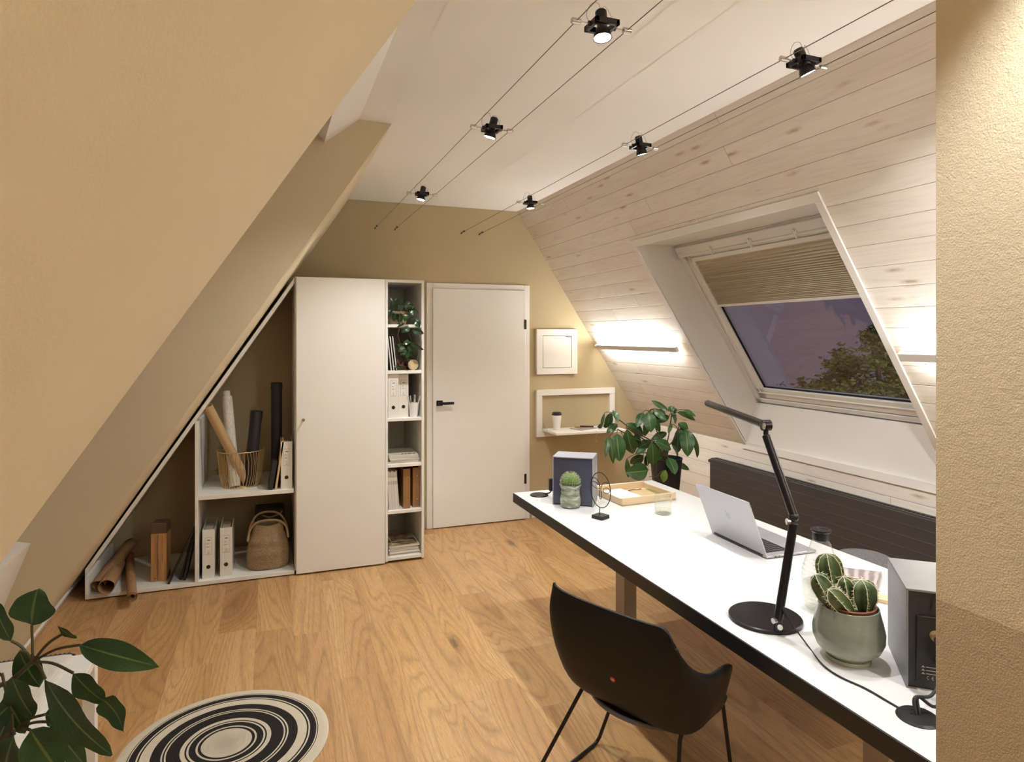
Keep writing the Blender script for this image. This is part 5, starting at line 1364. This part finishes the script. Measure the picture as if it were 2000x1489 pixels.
# ---------------------------------------------------------- plant beyond the desk
random.seed(8)
tP2 = 4.25; pc_ = at(1301, 905, tP2)
ps = thing('plant_stand', 'dark plant stand under the black pot beyond the desk', 'plant stand', (pc_.x, pc_.y, 0))
MB().cyl((0, 0, .445), (0, 0, .465), .12, seg=36).build('stand_top', M['black_metal'], ps, bevel=.003)
for k in range(3): MB().cyl((.09 * math.cos(k * 2.1), .09 * math.sin(k * 2.1), .447), (.14 * math.cos(k * 2.1), .14 * math.sin(k * 2.1), 0), .009, seg=10).build('leg', M['black_metal'], ps)
pp_ = thing('potted_umbrella_plant', 'bushy green plant in a black tapered pot beyond the desk', 'plant', (pc_.x, pc_.y, .465))
PO = Vector(pp_.location)
MB().lathe([(.0001, 0), (.070, 0), (.074, .01), (.103, .32), (.107, .335), (.098, .335), (.090, .29), (.0001, .29)], 40, cap0=False).build('pot', plain('black_blue_pot', (.016, .016, .022), .4), pp_)
MB().cyl((0, 0, .28), (0, 0, .298), .090, seg=30).build('soil', M['soil'], pp_)
S7 = 7.446
pl_ = [(1085, 320, 835, 165, 70), (1150, 330, 1100, 250, 90), (1150, 330, 1215, 300, 80, .05), (1300, 300, 1480, 405, 62), (1210, 340, 1478, 460, 84), (1135, 385, 1190, 495, 110), (1090, 395, 895, 490, 90),
       (240, 350, 175, 572, 110), (155, 350, 105, 580, 40), (290, 320, 358, 485, 72), (335, 510, 180, 640, 90), (335, 650, 372, 1055, 200, -.05), (230, 690, 283, 1090, 90), (200, 700, 168, 1000, 64), (430, 700, 400, 1040, 80, .06),
       (480, 585, 570, 945, 165), (490, 500, 718, 690, 120, -.04), (600, 660, 640, 860, 110, .06), (715, 340, 615, 565, 105), (790, 335, 832, 632, 165, -.05), (870, 310, 1072, 465, 84), (850, 380, 958, 632, 74), (735, 500, 742, 690, 92), (880, 310, 880, 500, 120, .06), (940, 300, 1060, 440, 80, .05),
       (840, 740, 1060, 640, 96), (830, 760, 645, 850, 115), (850, 780, 862, 1115, 175, -.12), (890, 760, 1122, 880, 140, -.08), (760, 860, 600, 950, 80), (920, 850, 940, 960, 90), 
       (1210, 605, 1210, 932, 195), (1330, 590, 1362, 988, 180, -.03), (1425, 640, 1502, 1005, 64), (1230, 500, 1372, 590, 105), (1130, 510, 1078, 645, 52), (1260, 560, 1330, 900, 110, .05),
       (790, 1185, 458, 1215, 215, -.15), (480, 1010, 500, 1292, 66), (720, 960, 530, 1090, 130, .03), (1080, 1000, 1182, 1245, 150, -.13), (1130, 800, 1222, 1000, 84), (1200, 1080, 1388, 1178, 74), (1000, 870, 1060, 990, 100), (760, 960, 780, 1120, 100), (950, 940, 1080, 1060, 120, .02)]
pl_ = [(q_[0], q_[1], q_[2], q_[3], q_[4] * 1.18) + tuple(q_[5:]) for q_ in pl_]
mb_, bs = leaves_px(pl_, tP2, off=(1160, 760), sc=S7, fold=.12, bend=.14, origin=PO, wav=.04, shape=.9, jitter=.06, tilt=.32)
mb_.build('foliage', M['leaf'], pp_, angle=180)
mb2, _ = leaves_px([(1040, 1180, 1010, 1365, 105, -.14)], tP2, off=(1160, 760), sc=S7, origin=PO)
mb2.build('new_leaf', leaf_material('young_leaf', (.10, .18, .02), (.16, .26, .04), (.25, .35, .10)), pp_, angle=180)
m = MB()
def q7(u, v, dt=0): return at(1160 + u / S7, 760 + v / S7, tP2 + dt) - PO
hubs = {'a': (1130, 380), 'b': (260, 370), 'c': (350, 590), 'e': (800, 330), 'f': (840, 745), 'g': (1225, 600), 'd': (470, 560), 'h': (760, 930)}
hub_of = 'aaaaaaabbbccccc' + 'ddd' + 'eeeeeee' + 'ffffff' + 'gggggg' + 'hhhfghfhf'
for k, sp_ in enumerate(pl_):
    hb = hubs[hub_of[min(k, len(hub_of) - 1)]]; a = q7(*hb); b = bs[k]
    m.tube(spline([a, (a + b) / 2 + Vector((0, 0, .012)), b], 4), .0022, 5)
for k, hb in hubs.items():
    a = q7(*hb); m.tube(spline([a, a * .55 + Vector((0, 0, .16)), a * .2 + Vector((0, 0, .30)), Vector((0, 0, .29))], 6), .004, 6)
mm_ = q7(905, 1285, -.13)
for u, v in ((1020, 1180), (800, 1280), (960, 1340), (970, 1270), (915, 1040)): m.tube(spline([mm_, (mm_ + q7(u, v, -.13)) / 2 + Vector((0, 0, .006)), q7(u, v, -.13)], 4), .0018, 5)
m.build('stem', M['stem'], pp_)

# ---------------------------------------------------------- outside: trees and ground
struct(bx(3.9, 40, -20, 40, -3.1, -3.0).build('ground', plain('dark_lawn', (.03, .045, .015), .9)))
lt = NT('evening_leaves'); nn = lt.noise(lt.coord(), 3.5, 2); lt.out(lt.ramp(nn, [(.35, (.05, .085, .025)), (.65, (.13, .16, .04))]), .6); M['tree_leaf'] = lt.m
M['bark2'] = plain('dark_bark', (.03, .024, .02), .9)
def tree(lab, base, lobes, n, ls, seed):
    random.seed(seed)
    r = thing('garden_tree', lab, 'tree', base, 0, 'trees outside the skylight'); B_ = Vector(base)
    m = MB(); tr = MB(); top = Vector(lobes[0][0]) - B_
    tr.tube(spline([(0, 0, 0), top * .45 + Vector((.1, .1, 0)), top * .85]), [.09 - .0045 * k for k in range(17)][:17], 8)
    for (c, R_) in lobes:
        c = Vector(c) - B_
        tr.tube(spline([top * .7, (top * .7 + c) / 2, c]), .02, 6)
        for k in range(14):
            d = Vector((random.gauss(0, 1), random.gauss(0, 1), random.gauss(.3, 1))).normalized()
            e = c + d * R_ * random.uniform(.8, 1.25); tr.tube([c, (c + e) / 2 + Vector((0, 0, .04)), e], [.010, .006, .002], 4)
            for q in range(n // 14):
                t_ = random.uniform(.25, 1.05); p = c.lerp(e, t_) + Vector((random.gauss(0, 1), random.gauss(0, 1), random.gauss(0, 1))) * R_ * .14
                a = Vector((random.gauss(0, 1), random.gauss(0, 1), random.gauss(0, 1))).normalized(); b = a.orthogonal().normalized()
                s_ = ls * random.uniform(.6, 1.3)
                m.add([p - a * s_, p + b * s_ * .45, p + a * s_, p - b * s_ * .45], [(0, 1, 2, 3)])
    tr.build('trunk', M['bark2'], r); fo = m.build('foliage', M['tree_leaf'], r, smooth=False); fo['kind'] = 'stuff'
A_ = lambda u, v, t: at(u, v, t)
def lobes(L_): return [(A_(u, v, t), R_) for u, v, t, R_ in L_]
L1 = lobes([(1640, 715, 10.1, .26), (1640, 770, 10, .42), (1600, 760, 10, .36), (1660, 730, 10.2, .32), (1575, 775, 9.8, .28), (1620, 800, 10, .4), (1590, 800, 9.7, .35)])
L2 = lobes([(1745, 745, 9, .40), (1712, 690, 9, .28), (1735, 710, 9.2, .32), (1775, 780, 9, .38), (1760, 700, 9, .34), (1700, 660, 9.2, .20), (1715, 765, 8.8, .34), (1800, 720, 9, .4)])
L3 = lobes([(1530, 790, 12, .38), (1505, 795, 12, .3), (1560, 805, 12, .4)])
L4 = lobes([(1680, 795, 8.6, .34), (1655, 810, 8.6, .34), (1620, 820, 8.8, .36)])
tree('round topped tree in the middle of the skylight view', (L1[0][0].x, L1[0][0].y, -3), L1, 560, .045, 31)
tree('tallest tree at the right edge of the skylight view', (L2[0][0].x, L2[0][0].y, -3), L2, 560, .040, 32)
tree('small distant tree at the lower left of the skylight view', (L3[0][0].x, L3[0][0].y, -3), L3, 300, .045, 33)
tree('low leafy tree between the two larger ones outside', (L4[0][0].x, L4[0][0].y, -3), L4, 400, .036, 34)
gl_ = lamp('SPOT', 'tree_fill_light', (4.6, 4.2, .4), 230, (1, .95, .8), spot_size=math.radians(100), spot_blend=.8, shadow_soft_size=.1)  # added unseen lamp without a fixture, brightens the trees
aim(gl_, Vector((7.6, 7.4, .6)) - Vector((4.6, 4.2, .4)))

# ---------------------------------------------------------- unseen lantern added for fill light behind the viewer
ln = thing('fill_lantern', 'unseen white globe lantern added as fill light above the rear of the room', 'lamp', (1.35, -1.15, 2.28))
MB().cyl((0, 0, .21), (0, 0, .41), .003, seg=8).build('cord', M['rubber'], ln)
m = MB(); m.sphere((0, 0, 0), .20, 32, 24)
M['fill_globe'] = emit_mat('fill_globe_glow', (1, 1, .98), FILL_E); m.build('globe', M['fill_globe'], ln)

ul = thing('fill_uplighter', 'unseen uplighter added as ceiling fill light at the rear of the room', 'fill lamp', (1.95, -.85, 0))  # added out of view to lift the ceiling light
MB().lathe([(.0001, 0), (.15, 0), (.15, .015), (.02, .025), (.0001, .025)], 36, cap0=False).build('base', M['black_metal'], ul, angle=40)
MB().cyl((0, 0, .02), (0, 0, 1.72), .012, seg=14).build('pole', M['black_metal'], ul)
MB().lathe([(.02, 1.72), (.07, 1.76), (.14, 1.84), (.145, 1.84), (.075, 1.75), (.02, 1.71)], 36, cap0=False).build('fill_bowl_shade', M['black_metal'], ul, angle=60)
MB().sphere((0, 0, 1.757), .022, 16, 10).build('bulb', M['bulb'], ul)
up_ = lamp('SPOT', 'fill_up_light', (1.95, -.85, 1.86), UP_W, WARM, spot_size=math.radians(80), spot_blend=1.0, shadow_soft_size=.06)
up_.rotation_euler = (PI, 0, 0)
